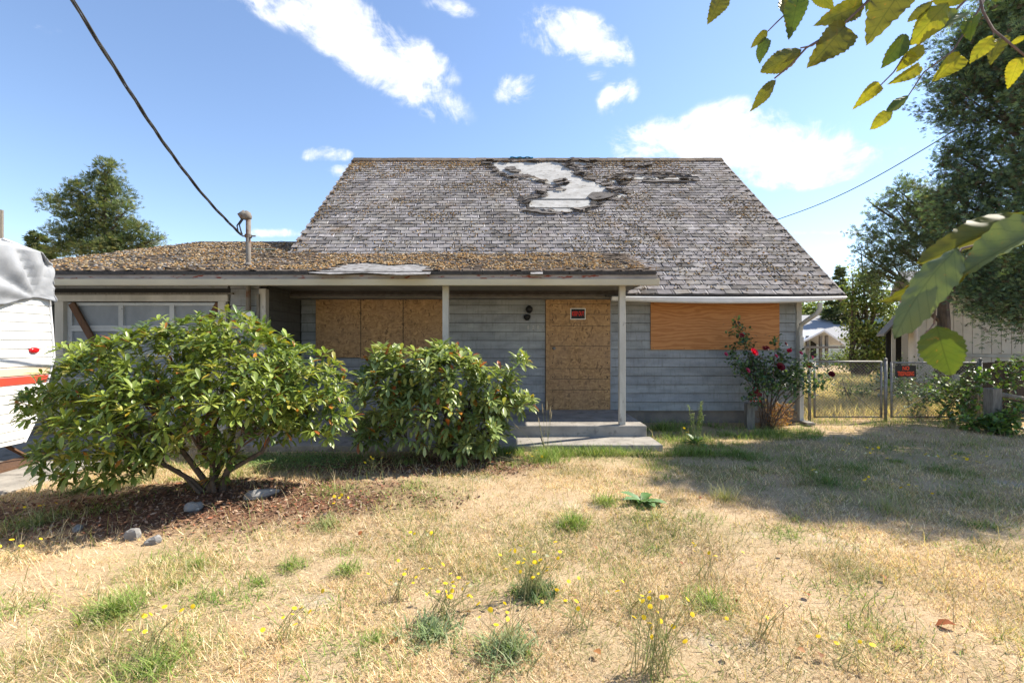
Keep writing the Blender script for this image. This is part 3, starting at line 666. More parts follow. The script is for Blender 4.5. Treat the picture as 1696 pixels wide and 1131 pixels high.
# leaf / stick on garage roof
pv = porch_uv(437, 417); cc_ = P0+EX*pv[0]+PV*pv[1]+PN*.05
MB().prism([(cc_[0]-.2, cc_[1]-.05), (cc_[0]+.25, cc_[1]+.03), (cc_[0]+.2, cc_[1]+.09), (cc_[0]-.15, cc_[1]+.02)], cc_[2]+.0, cc_[2]+.012, 'z').build('board_scrap', mat('pale_green_scrap', (.42, .5, .38), rough=.7), label='pale green scrap lying on the garage roof', cat='scrap')

# ------------------------------------------------------------------ signs, number
def text(body, name, size, m_, M4, parent, sx=1., off=.004):
    cu = bpy.data.curves.new(name, 'FONT'); cu.body = body; cu.size = size; cu.align_x = 'CENTER'; cu.align_y = 'CENTER'; cu.extrude = .0012; cu.offset = off; cu.space_line = .82
    cu.materials.append(m_); q = bpy.data.objects.new(name, cu); COL.objects.link(q); dg = bpy.context.evaluated_depsgraph_get(); dg.update()
    me = bpy.data.meshes.new_from_object(q.evaluated_get(dg)); bpy.data.objects.remove(q); o = bpy.data.objects.new(name, me); COL.objects.link(o); o.parent = parent
    o.matrix_basis = Matrix.Translation(-W[parent]) @ M4 @ Matrix.Diagonal((sx, 1, 1, 1)); return o
kx0, kx1 = (945-848)/F*8.7, (970-848)/F*8.7; kz0, kz1 = yb(529, 8.7), yb(510.5, 8.7)
ko = empty('keep_out_sign', ((kx0+kx1)/2, 8.715, kz0), 'black and red KEEP OUT sign with white border on the boarded front door', 'sign')
MB().box(kx0, kx1, 8.712, 8.722, kz0, kz1).build('border', M_WHITE, ko)
MB().box(kx0+.014, kx1-.014, 8.708, 8.7115, kz0+.014, kz1-.014).build('panel', M_BLACK, ko)
text('KEEP OUT', 'lettering', .115, M_RED, Matrix.Translation(((kx0+kx1)/2, 8.7065, (kz0+kz1)/2)) @ Matrix.Rotation(R(90), 4, 'X'), ko, .44, .003)
hn = empty('house_number', ((888-848)/F*8.7, 8.73, yb(547, 8.72)), 'pale metal house number 8207 on the siding beside the door', 'house number')
for i, ch in enumerate('8207'):
    text(ch, 'digit', .085, M_ALU if 0 else M_TRIM, Matrix.Translation(((875+i*8.2-848)/F*8.72, 8.742, yb(542.5-.2*i, 8.72))) @ Matrix.Rotation(R(90), 4, 'X'), hn, .9, .001)

# ------------------------------------------------------------------ caravan with tarp
RVA = math.atan(.117); RVM = Matrix.Translation((-6.2, 6.15, 0)) @ Matrix.Rotation(RVA, 4, 'Z')
rv = empty('travel_trailer', RVM @ Vector((0, -3, 0)), 'white ribbed travel trailer with tan and red stripes parked on the driveway', 'trailer')
def rp(v): return RVM @ Vector(v)
prof = [(-.42, .30), (-.25, .60), (-.06, 1.15), (0, 1.36), (-.03, 1.75), (-.09, 2.3), (-.16, 2.62), (-.32, 2.74), (-.7, 2.80), (-5.4, 2.80), (-5.6, 2.6), (-5.6, .9), (-5.2, .38)]
mb = MB(); n = len(prof)
mb.add([rp((0, p[0], p[1])) for p in prof]+[rp((-2.3, p[0], p[1])) for p in prof], [tuple(range(n)), tuple(range(2*n-1, n-1, -1))]+[(i, i+n, (i+1) % n+n, (i+1) % n) for i in range(n)])
mb.build('body', M_RV, rv)
def py(z):
    for (a, b) in zip(prof[:8], prof[1:9]):
        if a[1] <= z <= b[1]: return a[0]+(b[0]-a[0])*(z-a[1])/(b[1]-a[1])
    return prof[7][0]
z = .35; kk = 0
while z < 2.5:
    h = .112
    m_ = M_RV
    if kk == 7: m_ = M_TAN
    if kk == 6: m_ = M_REDS
    kk += 1
    mb = MB(); a0, a1 = py(z+.006)-.02, py(z+h-.003)-.02
    pts = [(0.001, a0, z+.006), (.014, a0, z+.014), (.014, a1, z+h-.014), (.001, a1, z+h-.004)]; q = [(x, -5.3, zz) for x, _, zz in pts]
    mb.add([rp(v) for v in pts+q], [(0, 1, 2, 3), (7, 6, 5, 4), (0, 4, 5, 1), (1, 5, 6, 2), (2, 6, 7, 3)]); mb.build('siding_panel', m_, rv); z += h
mb = MB(); mb.tube([rp((.012, p[0]-.0, p[1])) for p in prof[:9]], .014, 6); mb.build('edge_trim', M_GUTTER, rv)
ml = link('marker_lamp', MB().lathe([(.001, 0.03), (.03, .028), (.042, .015), (.045, 0)], 0, 0, 14).mesh('marker_lamp', M_LENS, True), rv)
pp = rp((.016, -.30, yb(580, 5.85))); ml.matrix_basis = Matrix.Translation(pp-W[rv]) @ Matrix.Rotation(RVA, 4, 'Z') @ Matrix.Rotation(R(90), 4, 'Y') @ Matrix.Diagonal((.9, 1.6, 1, 1))
mb = MB()
for yy in (-.9, -3.4): mb.box(-2.2, -.1, yy-.05, yy+.05, .2, .3, RVM)
mb.box(-.4, -.3, -5.4, -.4, .25, .34, RVM).box(-2.0, -1.9, -5.4, -.4, .25, .34, RVM); mb.build('chassis', M_BROWNW, rv)
mb = MB(); mb.tube([rp((-.15, -.55, .33)), rp((-.1, -.95, .03))], .03, 5).tube([rp((-.15, -.55, .33)), rp((-.1, -.2, .04))], .025, 5).box(-.3, .08, -1.1, -.1, .018, .05, RVM); mb.build('stabiliser_jack', M_BROWNW, rv)
for yy in (-2.6, -3.35):
    w_ = MB().lathe([(.2, -.1), (.33, -.1), (.35, -.05), (.35, .05), (.33, .1), (.2, .1)], 0, 0, 20, RVM @ Matrix.Translation((-.14, yy, .35)) @ Matrix.Rotation(R(90), 4, 'Y')).build('wheel', M_BLACK, rv, smooth=True)
# tarp draped over the roof and the upper side
tie = np.array((-.28, 2.10)); NX, NZ = 60, 60; vs = []
for i in range(NX+1):
    yv = .02-(i/NX)*2.6
    for j in range(NZ+1):
        t = j/NZ
        low = 2.08-.10*math.exp(-((yv+.28)/.15)**2)*0-.09*max(0, -yv-.5)*math.sin((yv+.5)*5)**2-.05*math.sin(yv*6)
        if t < .62: zz = low+(2.72-low)*t/.62; xx = .03; ny = 0
        else:
            q = (t-.62)/.38; a = q*math.pi/2; zz = 2.72+.12*math.sin(min(1, q*3)*math.pi/2); xx = .03-max(0, q-.05)*2.3
        yy = min(yv, py(min(zz, 2.6))+.02)
        if zz > 2.6 and yv > -.4: yy = min(yy, -.16-(zz-2.6)*1.1)
        dx_, dz_ = yv-tie[0], zz-tie[1]; r = math.hypot(dx_, dz_)+1e-3; th = math.atan2(dz_, dx_)
        fold = (abs(math.sin(th*4.5+.4))**.5*.08+.03*math.sin(th*11+1))*min(1, r*2.2)*max(0, 1-.25*r) if t < .62 else .02*math.sin(yv*7+q*3)
        if t < .62: xx += fold+.02*math.sin(yv*9+zz*7)*min(1, r*2)*.5+.004*math.sin(yv*40)
        else: zz += fold*.7+.01
        vs.append(rp((xx, yy, zz)))
q = NZ+1; mb = MB(); mb.add(vs, [(i*q+j, (i+1)*q+j, (i+1)*q+j+1, i*q+j+1) for i in range(NX) for j in range(NZ)])
tp = mb.build('tarp', M_TARP, smooth=True, label='grey wrinkled tarp tied over the trailer roof', cat='tarp')
s = tp.modifiers.new('solid', 'SOLIDIFY'); s.thickness = .008
# concrete block & board near trailer, far utility pole
MB().box(-6.9, -5.9, 6.75, 6.95, .02, .05, Matrix.Rotation(R(0), 4, 'Z')).build('plank', M_GREYW, label='weathered plank lying on the driveway behind the trailer', cat='plank')
up = pix(1, 385, 40)
MB().tube([(up[0], 40, 0), (up[0], 40, pix(1, 348, 40)[2])], .2, 8).build('utility_pole', M_GREYW, label='grey wooden utility pole showing above the trailer tarp', cat='utility pole')

# ------------------------------------------------------------------ fence and gates
def chain(x0, x1, y, z0, z1, parent, pitch=.062):
    mb = MB(); h = z1-z0; nseg = int((x1-x0+h)/pitch)
    for s in (1, -1):
        for i in range(nseg+1):
            a = x0-h+i*pitch; p = []
            for t in (0, h): p.append((a+t, z0+t))
            (ax, az), (bx, bz) = p
            if ax < x0: az += (x0-ax); ax = x0
            if bx > x1: bz -= (bx-x1); bx = x1
            if bx-ax < .01: continue
            if s < 0: ax, bx = x0+x1-ax, x0+x1-bx
            mb.tube([(ax, y+.003*s, az), (bx, y-.003*s, bz)], .0023, 3)
    return mb.build('chain_mesh', M_METAL, parent)
def gate(x0, x1, y, z0, z1, label, posts=True):
    g_ = empty('chain_link_gate', ((x0+x1)/2, y, 0), label, 'gate', None)
    MB().tube([(x0, y, z1), (x1, y, z1)], .021, 8).build('top_rail', M_METAL, g_, smooth=True)
    MB().tube([(x0, y, z0), (x1, y, z0)], .014, 8).build('bottom_rail', M_RPIPE, g_, smooth=True)
    for x in (x0, x1): MB().tube([(x, y, z0-.02), (x, y, z1+.01)], .021, 8).build('upright', M_METAL, g_, smooth=True)
    for x in (x0+.03, x1-.03):
        for zz in np.linspace(z0+.15, z1-.1, 4): MB().box(x-.045, x+.045, y-.012, y+.012, zz-.006, zz+.006).build('tension_band', M_METAL, g_)
    chain(x0+.02, x1-.02, y, z0+.01, z1-.01, g_); return g_
gY = 9.0
g1 = gate(5.98, 7.30, gY, .08, 1.17, 'chain-link gate leaf beside the house corner, with a diagonal brace rod')
MB().tube([(6.02, gY-.03, 1.12), (7.26, gY-.03, .10)], .006, 5).build('brace_rod', M_METAL, g1)
g2 = gate(7.50, 9.2, gY, .08, 1.15, 'chain-link gate leaf carrying the no trespassing sign')
MB().tube([(7.53, gY-.03, .12), (9.1, gY-.03, 1.08)], .006, 5).build('brace_rod', M_METAL, g2)
for x, t in ((5.72, 'round galvanised gate post against the house corner'), (5.88, 'second gate post out from the house corner'), (7.385, 'galvanised post between the two gate leaves'), (9.26, 'galvanised end post among the blackberry canes')):
    MB().tube([(x, gY, 0), (x, gY, 1.2 if x > 6 else 1.1)], .03, 10).lathe([(.034, 1.2), (.03, 1.23), (.005, 1.245)] if x > 6 else [(.034, 1.1), (.03, 1.12), (.005, 1.13)], x, gY, 10).build('gate_post', M_METAL, smooth=True, label=t, cat='post', group='posts of the chain-link gate')
cf_ = empty('chain_link_fence', (6.5, 12, 0), 'sagging chain-link fence running back behind the gate', 'fence')
MB().tube([(5.75, 9.2, 1.22), (7.6, 14.2, 1.15), (9.0, 18, 1.15)], .02, 6).build('top_rail', M_METAL, cf_)
for (x, y) in ((7.6, 14.2), (6.7, 11.8), (9.0, 18)): MB().tube([(x, y, 0), (x, y, 1.18)], .028, 8).build('post', M_RPIPE, cf_)
sg = empty('no_trespassing_sign', (pix(1496, 615, gY)[0], gY-.05, yb(624, gY)), 'black sign with orange NO TRESPASSING lettering hung on the gate', 'sign')
sx0, sx1 = pix(1479.5, 0, gY)[0], pix(1513.5, 0, gY)[0]; sz0, sz1 = yb(624, gY), yb(605, gY)
MB().box(sx0, sx1, gY-.05, gY-.044, sz0, sz1).build('panel', M_BLACK, sg)
Mt = Matrix.Rotation(R(90), 4, 'X')
text('NO', 'lettering', .10, M_ORED, Matrix.Translation(((sx0+sx1)/2, gY-.053, sz1-.058)) @ Mt, sg, .85, .004)
text('TRESPASSING', 'lettering', .115, M_ORED, Matrix.Translation(((sx0+sx1)/2, gY-.053, sz0+.062)) @ Mt, sg, .47, .004)

# ------------------------------------------------------------------ neighbour buildings
nb = empty('neighbour_outbuilding', (13, 14.2, 0), 'beige neighbouring building with vertical siding behind the tall cypress', 'building')
M_BEIGE = mat('beige_siding', (.64, .58, .49), (.56, .51, .43), scale=3, rough=.7, tint=True)
M_NROOF = mat('grey_roof', (.30, .30, .31), (.24, .24, .25), scale=30, rough=.9)
bx = pix(1521, 0, 14.0)[0]; NM = Matrix.Translation((bx, 14, 0)) @ Matrix.Rotation(R(-33), 4, 'Z')
nw = MB().box(0, 9, .035, 3.4, .3, 3.3, NM).build('wall', M_BEIGE, nb)
x = 0
while x < 8.8:
    mb = MB().box(x, x+.19, .0, .033, 1.22, 3.28, NM); t = random.uniform(.93, 1.05); mb.c = [(t, t, t)]*8; mb.build('siding_board', M_BEIGE, nw); x += .2
x = 0
while x < 8.8:
    mb = MB().box(x, x+.385, .005, .033, .3, 1.1, NM); t = random.uniform(.9, 1.05); mb.c = [(t, t, t)]*8; mb.build('siding_board', M_BEIGE, nw); x += .4
MB().box(-.03, 9, -.02, .032, 1.11, 1.2, NM).build('band_board', M_TRIM, nb)
mb = MB().prism([(-.45, 3.15), (1.7, 3.8), (3.85, 3.15), (3.85, 3.27), (1.7, 3.95), (-.45, 3.27)], -.25, 9.3); mb.v = [tuple(NM @ Vector(v)) for v in mb.v]; mb.build('roof', M_NROOF, nb)
MB().box(-.25, 9.3, -.55, -.455, 3.1, 3.2, NM).build('gutter', M_GUTTER, nb)
mb = MB().prism([(-.75, 1.75), (-.01, 2.75), (-.01, 2.83), (-.75, 1.83)], .6, 2.6, 'y'); mb.v = [tuple(NM @ Vector(v)) for v in mb.v]; mb.build('lean_to_roof', M_GREYW, nb)
MB().box(-.55, -.45, .7, .8, 0, 2.0, NM).box(-.3, -.14, .7, .74, 0, 2.3, NM).build('lean_to_post', M_BEIGE, nb)
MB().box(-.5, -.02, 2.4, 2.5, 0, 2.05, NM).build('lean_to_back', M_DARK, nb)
nh = empty('neighbour_house', (20, 31, 0), 'distant pale house with grey roof and gabled porch beyond the gate', 'house')
M_NW = mat('mint_wall', (.55, .62, .58), (.5, .56, .52), scale=3, rough=.7)
A_ = lambda x, y, d=30: tuple(pix(x, y, d))
w1 = MB().box(A_(1290, 0)[0], A_(1440, 0)[0], 30.6, 38, 0, A_(0, 560)[2]).build('wall', M_NW, nh)
mb = MB(); L0 = A_(1285, 560); R0 = A_(1425, 560)
mb.add([L0, R0, pix(1392, 522, 36), pix(1310, 522, 36), (L0[0], 38.5, L0[2]), (R0[0], 38.5, R0[2])], [(0, 1, 2, 3), (1, 5, 2), (0, 3, 4), (2, 5, 4, 3), (0, 4, 5, 1)]); mb.build('roof', M_NROOF, nh)
ap = A_(1365, 549, 28); le = A_(1322, 572, 28); re_ = A_(1400, 572, 28)
mb = MB(); T_ = .12
mb.add([le, ap, (ap[0], 31, ap[2]), (le[0], 31, le[2])]+[(p[0], p[1], p[2]+T_) for p in (le, ap, (ap[0], 31, ap[2]), (le[0], 31, le[2]))], [(0, 1, 2, 3), (7, 6, 5, 4), (0, 4, 5, 1), (1, 5, 6, 2), (3, 2, 6, 7), (0, 3, 7, 4)])
mb.add([re_, ap, (ap[0], 31, ap[2]), (re_[0], 31, re_[2])]+[(p[0], p[1], p[2]+T_) for p in (re_, ap, (ap[0], 31, ap[2]), (re_[0], 31, re_[2]))], [(0, 1, 2, 3), (7, 6, 5, 4), (0, 4, 5, 1), (1, 5, 6, 2), (3, 2, 6, 7), (0, 3, 7, 4)])
mb.build('porch_roof', M_GUTTER, nh)
MB().box(A_(1344, 0, 30.5)[0], A_(1352, 0, 30.5)[0], 30.5, 30.59, .5, 1.9).build('window', M_DARK, nh)
MB().box(A_(1325, 0, 28)[0], A_(1400, 0, 28)[0], 28, 28.15, yb(577, 28), yb(573, 28)).build('porch_rail', M_GREYW, nh)
for xx in (1340, 1362, 1372): MB().box(A_(xx, 0, 28)[0], A_(xx, 0, 28)[0]+.14, 28.2, 28.34, 0, yb(556, 28)).build('porch_post', M_GREYW, nh)
bh = empty('blue_house', (26, 40, 0), 'sliver of a blue house seen through the trees', 'house')
M_BLUE = mat('blue_wall', (.22, .36, .52), rough=.7)
MB().box(pix(1405, 0, 40)[0], pix(1470, 0, 40)[0], 40, 46, 0, yb(522, 40)).build('wall', M_BLUE, bh)
MB().prism([(39.5, yb(523, 40)), (43, yb(510, 40)), (46.5, yb(523, 40))], pix(1400, 0, 40)[0], pix(1475, 0, 40)[0]).build('roof', M_NROOF, bh)
# wood fence on the right, post and rail
wf = empty('board_fence', (10.5, 9.3, 0), 'dark weathered vertical board fence at the right of the gate', 'fence')
M_DFENCE = mat('dark_fence', (.07, .055, .045), (.04, .033, .03), scale=8, stretch=(5, 5, .6), rough=.95, bump=.5, tint=True)
x = 9.15
while x < 13.2:
    mb = MB().box(x, x+.135, 9.28+random.uniform(0, .015), 9.30+random.uniform(0, .01), .02, 1.16+random.uniform(-.02, .02)); t = random.uniform(.7, 1.4); mb.c = [(t, t, t)]*8; mb.build('board', M_DFENCE, wf); x += .142
MB().box(9.1, 13.2, 9.33, 9.37, .9, 1.0).build('rail', M_DFENCE, wf)
wp = pix(1644.5, 0, 8.0)
MB().box(wp[0]-.085, wp[0]+.085, 7.92, 8.09, 0, yb(643, 8)).build('stub_post', M_GREYW, label='short square mossy timber post by the blackberry canes', cat='post', bevel=.008)
MB().tube([(wp[0]+.09, 8.0, yb(653, 8)), (wp[0]+1.9, 8.3, yb(677, 8.3))], .045, 6).build('fence_rail', M_GREYW, label='weathered split rail running from the short mossy post', cat='rail')
sp = pix(1241, 0, 8.2)
MB().prism([(sp[0]-.07, 8.14), (sp[0]+.06, 8.12), (sp[0]+.075, 8.24), (sp[0]-.06, 8.26)], 0, yb(668, 8.2), 'z').build('stub_post', M_GREYW, label='split grey wooden stub under the rose bush at the house wall', cat='post')
# striped ornament on the stub
orn = empty('garden_ornament', (sp[0]+.03, 8.17, yb(668, 8.2)), 'faded red ornament with red and white stripes on the wooden stub', 'ornament')
for i in range(7):
    a0, a1 = -.115+i*.027, -.115+(i+1)*.027
    MB().prism([(sp[0]+.05+a0*.55, yb(657, 8.1)), (sp[0]+.05+a1*.55, yb(657, 8.1)), (sp[0]+.07+a1, yb(665, 8.1)), (sp[0]+.07+a0, yb(665, 8.1))], 8.08, 8.1, 'y').build('stripe', M_WHITE if i % 2 else M_RED, orn)
MR2 = mat('faded_red', (.30, .045, .06), (.18, .02, .03), scale=20, rough=.7)
MB().box(sp[0]-.04, sp[0]+.17, 8.08, 8.14, yb(656, 8.1), yb(650, 8.1)).box(sp[0]+.03, sp[0]+.1, 8.07, 8.15, yb(650, 8.1), yb(641, 8.1)).lathe([(.03, 0), (.06, .03), (.03, .06)], sp[0]+.065, 8.1, 8, Matrix.Translation((0, 0, yb(645, 8.1)))).build('bow', MR2, orn, bevel=.01)

# ------------------------------------------------------------------ plants
def leaf_tmpl(w=.16, droop=.18, fold=.05):
    V = [(0, 0, 0)]
    for t, ww in ((.35, w*.8), (.74, w), ):
        z = -droop*t*t; V += [(t, -ww, z+fold), (t, 0, z), (t, ww, z+fold)]
    V.append((1, 0, -droop))
    T = [(0, 1, 2), (0, 2, 3), (1, 4, 5), (1, 5, 2), (2, 5, 6), (2, 6, 3), (4, 7, 5), (5, 7, 6)]
    return np.array(V, float), np.array(T)
LV, LT = leaf_tmpl(.155)
def noise3(p, f): return (fbm(p[:, 0]*f+p[:, 2]*f*.7, p[:, 1]*f-p[:, 2]*f*.5)-.5)
def rhodo(name, base, lobes, nwh, label, leafL, pal, stems, seed, cat='shrub', upw=.75):
    r = np.random.default_rng(seed); root = empty(name, base, label, cat)
    C = np.array([l[:3] for l in lobes]); S = np.array([l[3:] for l in lobes])*.90
    pos, nrm = [], []
    wts = (S[:, 0]*S[:, 1]+S[:, 1]*S[:, 2]+S[:, 0]*S[:, 2]); wts /= wts.sum()
    li = r.choice(len(lobes), nwh*2, p=wts); dv = r.normal(size=(nwh*2, 3)); dv /= np.linalg.norm(dv, axis=1, keepdims=True)
    rad = np.where(r.random(nwh*2) < .72, r.uniform(.86, 1.08, nwh*2), r.uniform(.45, .86, nwh*2))
    P = C[li]+dv*S[li]*rad[:, None]*(1+noise3(dv*3+li[:, None], 1.1)[:, None]*.9)
    Nn = dv/S[li]; Nn /= np.linalg.norm(Nn, axis=1, keepdims=True)
    # drop points deep inside other lobes
    q = np.min(np.linalg.norm((P[:, None]-C[None])/S[None], axis=2)+np.where(np.arange(len(C))[None] == li[:, None], 9, 0), axis=1)
    k = (q > .72) & (P[:, 2] > .08); P = P[k][:nwh]; Nn = Nn[k][:nwh]; rad = rad[k][:nwh]
    axis = Nn*.75+np.array([0, 0, upw])+r.normal(size=Nn.shape)*.22; axis /= np.linalg.norm(axis, axis=1, keepdims=True)
    lp, lx, lt, ls = [], [], [], []
    pal = np.array(pal)
    for p, a in zip(P, axis):
        nl = r.integers(6, 10); t = np.cross(a, [.3, .5, .1]); t /= np.linalg.norm(t); b = np.cross(a, t); base_t = pal[r.choice(len(pal), p=PALW)]
        for i in range(nl):
            q = i*2.399+r.uniform(-.25, .25); el = r.uniform(.1, .85); d = (t*math.cos(q)+b*math.sin(q))*math.cos(el)+a*math.sin(el)
            lp.append(p+d*.012); lx.append(d); ls.append(leafL*r.uniform(.65, 1.15))
            c_ = base_t*r.uniform(.75, 1.3)
            if r.random() < .028: c_ = np.array([(.42, .30, .03), (.30, .09, .025), (.45, .18, .03)][r.integers(3)])
            lt.append(c_)
    lp, lx, ls, lt = np.array(lp), np.array(lx), np.array(ls), np.array(lt)
    up_ = np.repeat(axis, 1, 0)
    Rm = frames(lx)
    # 300 leaves that show largest become parts
    dist = np.linalg.norm(lp-np.array((0, 0, CH)), axis=1); face = np.abs(np.einsum('ni,ni->n', (np.array((0, 0, CH))-lp)/dist[:, None], Rm[:, :, 2]))
    near = -lp[:, 1]*1.2+lp[:, 2]*.6
    score = ls/dist*(.3+face)+.012*near; o = np.argsort(-score); sel = o[:295]; rest_ = o[295:]
    for nm2 in (0,):
        pm = {}
        for i in sel:
            key = int(r.integers(8))
            if key not in pm: pm[key] = npmesh('leaf', LV, LT, M_LEAF, np.tile(lt[i], (8, 1)))
            X = Rm[i]*ls[i]; place('leaf', pm[key], Matrix([[*X[0], lp[i][0]], [*X[1], lp[i][1]], [*X[2], lp[i][2]], [0, 0, 0, 1]]), root)
    V, T, Cc = inst(LV, LT, lp[rest_], Rm[rest_], ls[rest_], lt[rest_]); link('foliage', npmesh('foliage', V, T, M_LEAF, Cc), root, kind='stuff')
    mb = MB(); bs_ = np.array(base, float)
    for i, (cx, cy, cz, r0) in enumerate(stems):
        e = np.array((cx, cy, cz)); mid = bs_*.5+e*.5+r.normal(size=3)*.06+np.array((0, 0, -.08)); q1 = bs_*.8+e*.2+r.normal(size=3)*.03
        b0 = bs_+np.array((r.uniform(-.09, .09), r.uniform(-.05, .05), -.05)); pth = [b0, q1, mid, mid*.5+e*.5+r.normal(size=3)*.05, e]
        mb.tube(pth, [r0, r0*.85, r0*.65, r0*.45, r0*.22], 7)
        dd = np.linalg.norm(P-e, axis=1)
        for j in np.argsort(dd)[:14]:
            s0 = pth[2+(j % 2)]*.5+pth[3]*.5 if j % 3 else pth[3]; m2 = (s0+P[j])/2+r.normal(size=3)*.04; mb.tube([s0, m2, P[j]], [r0*.3, r0*.22, .004], 4)
    mb.build('stem', M_STEM, root, smooth=True)
    return root
PALW = [.34, .26, .2, .12, .08]
p_ = lambda x, y, d: tuple(pix(x, y, d))
lob1 = [(*p_(395, 600, 4.8), .62, .6, .42), (*p_(250, 605, 4.7), .62, .6, .42), (*p_(165, 640, 4.6), .48, .5, .38), (*p_(112, 678, 4.5), .33, .4, .22), (*p_(160, 745, 4.35), .46, .45, .34), (*p_(70, 660, 4.5), .12, .2, .08),
        (*p_(250, 700, 4.25), .6, .5, .40), (*p_(385, 660, 4.35), .6, .5, .38), (*p_(490, 635, 4.8), .5, .5, .36), (*p_(530, 685, 4.9), .34, .4, .28), (*p_(450, 705, 4.9), .42, .35, .18), (*p_(205, 775, 4.3), .25, .3, .1),
        (*p_(370, 760, 4.55), .12, .2, .22), (*p_(300, 560, 4.9), .4, .4, .22), (*p_(380, 548, 4.9), .35, .4, .2), (*p_(150, 585, 4.7), .2, .3, .14)]
G1 = [(.17, .22, .045), (.23, .29, .06), (.10, .155, .04), (.31, .35, .085), (.34, .31, .08)]
rhodo('rhododendron', (pix(355, 0, 4.6)[0], 4.6, 0), lob1, 1500, 'large sprawling rhododendron with yellowing leaves in front of the garage door', .120, G1,
      [(*p_(395, 620, 4.8), .038), (*p_(250, 640, 4.6), .035), (*p_(130, 680, 4.5), .028), (*p_(480, 650, 4.9), .034), (*p_(320, 690, 4.4), .026), (*p_(430, 680, 4.7), .03), (*p_(200, 730, 4.4), .022), (*p_(360, 640, 4.6), .03)], 11)
lob2 = [(*p_(735, 625, 6.0), .62, .55, .40), (*p_(640, 640, 6.0), .42, .5, .38), (*p_(820, 650, 6.0), .32, .4, .34), (*p_(700, 690, 5.8), .6, .45, .36), (*p_(800, 710, 5.9), .34, .4, .25), (*p_(730, 590, 6.1), .3, .35, .17),
        (*p_(862, 600, 6.0), .1, .12, .12), (*p_(640, 590, 6.1), .25, .3, .14), (*p_(865, 668, 5.95), .12, .15, .12), (*p_(615, 715, 6.0), .25, .3, .2), (*p_(760, 735, 5.9), .3, .3, .12)]
G2 = [(.21, .27, .085), (.28, .34, .12), (.14, .19, .06), (.36, .41, .17), (.32, .33, .10)]
rhodo('rhododendron', (pix(735, 0, 6.05)[0], 6.05, 0), lob2, 800, 'rounder darker rhododendron in front of the porch', .15, G2,
      [(*p_(700, 660, 6.0), .04), (*p_(780, 660, 6.0), .035), (*p_(735, 640, 6.1), .035), (*p_(640, 680, 6.0), .03), (*p_(830, 690, 6.0), .028)], 12)

# rose bush
def compound(points, dirs, n_per, L, spread, pal, r, tmpl=(LV, LT), mat_=None):
    k = len(points)*n_per; P = np.repeat(points, n_per, 0)+r.normal(size=(k, 3))*spread; d = np.repeat(dirs, n_per, 0)+r.normal(size=(k, 3))*.9
    pal = np.array(pal); return inst(tmpl[0], tmpl[1], P, frames(d), L*r.uniform(.6, 1.3, k), pal[r.integers(0, len(pal), k)]*r.uniform(.7, 1.3, (k, 1)))
LVb, LTb = leaf_tmpl(.33, .1, .05)
r = np.random.default_rng(21)
rb_ = pix(1268, 0, 8.15); rose = empty('rose_bush', (rb_[0], 8.15, 0), 'straggly red rose bush against the right corner of the house', 'bush')
tips = [(1217, 530), (1240, 575), (1215, 595), (1235, 600), (1262, 590), (1285, 560), (1300, 585), (1330, 590), (1345, 600), (1375, 620), (1300, 615), (1320, 625), (1255, 620), (1240, 645), (1280, 630), (1210, 575), (1345, 620), (1228, 550), (1270, 605), (1290, 600), (1245, 590), (1315, 605), (1335, 610)]
mb = MB(); twp = []
for i, (tx, ty) in enumerate(tips):
    e = pix(tx, ty, 8.05+r.uniform(-.25, .3)); b0 = np.array((rb_[0]+r.uniform(-.12, .12), 8.15+r.uniform(-.06, .06), 0)); m1 = b0*.45+e*.55+np.array((r.uniform(-.05, .05), r.uniform(-.05, .05), .0)); m1[0] = b0[0]*.6+e[0]*.4
    mb.tube([b0, b0*.7+m1*.3+np.array((0, 0, .03)), m1, e], [.011, .009, .007, .003], 5)
    for t in np.linspace(.25 if i % 2 else .45, 1, 11): twp.append(m1*(1-t)+e*t)
mb.build('cane', M_STEM, rose, smooth=True)
twp = np.array(twp); tw2 = np.concatenate((twp, twp[r.integers(0, len(twp), 160)]+r.normal(size=(160, 3))*.06))
V, T, Cc = compound(tw2, np.tile([0, -.3, .2], (len(tw2), 1)), 7, .066, .055, [(.05, .10, .045), (.08, .14, .06), (.11, .18, .08), (.18, .26, .08), (.05, .08, .05)], r, (LVb, LTb))
link('foliage', npmesh('foliage', V, T, M_LEAF, Cc), rose, kind='stuff')
def rosebloom(c, R0, colr, rr):
    P = []; 
    for ring, (n_, rad, el) in enumerate(((7, 1, .15), (6, .8, .5), (5, .55, .9), (4, .3, 1.25))):
        for i in range(n_):
            q = 6.283*i/n_+ring*.5; d = np.array((math.cos(q)*math.cos(el), math.sin(q)*math.cos(el), math.sin(el))); P.append((d, rad))
    d = np.array([p[0] for p in P]); s = np.array([p[1] for p in P])*R0
    tilt = np.array(Euler((R(60), 0, rr.uniform(-.6, .6))).to_matrix()); d = d @ tilt.T
    TVr, TTr = leaf_tmpl(.55, -.15, .22)
    return inst(TVr, TTr, np.tile(c, (len(d), 1)), frames(d, np.tile(tilt[:, 2], (len(d), 1))), s, np.array(colr)[None]*rr.uniform(.6, 1.2, (len(d), 1)))
REDR = (.55, .01, .03); DRED = (.13, .005, .012); PNK = (.50, .05, .13)
for (x, y, s_, c_) in ((1248, 584, .085, (.85, .015, .06)), (1292, 608, .085, DRED), (1341, 605, .06, REDR), (1377, 620, .06, DRED), (1238, 614, .055, PNK), (1270, 577, .05, DRED), (1265, 577, .045, DRED), (1307, 581, .045, (.4, .01, .04)),
                       (1326, 585, .04, PNK), (1202, 587, .04, PNK), (1228, 556, .05, DRED), (1301, 570, .04, DRED), (1285, 590, .04, PNK), (1345, 592, .03, PNK), (1223, 535, .035, (.06, .03, .02))):
    V, T, Cc = rosebloom(pix(x, y, 7.86), s_, c_, r); link('flower', npmesh('flower', V, T, M_PETAL, Cc, True), rose)
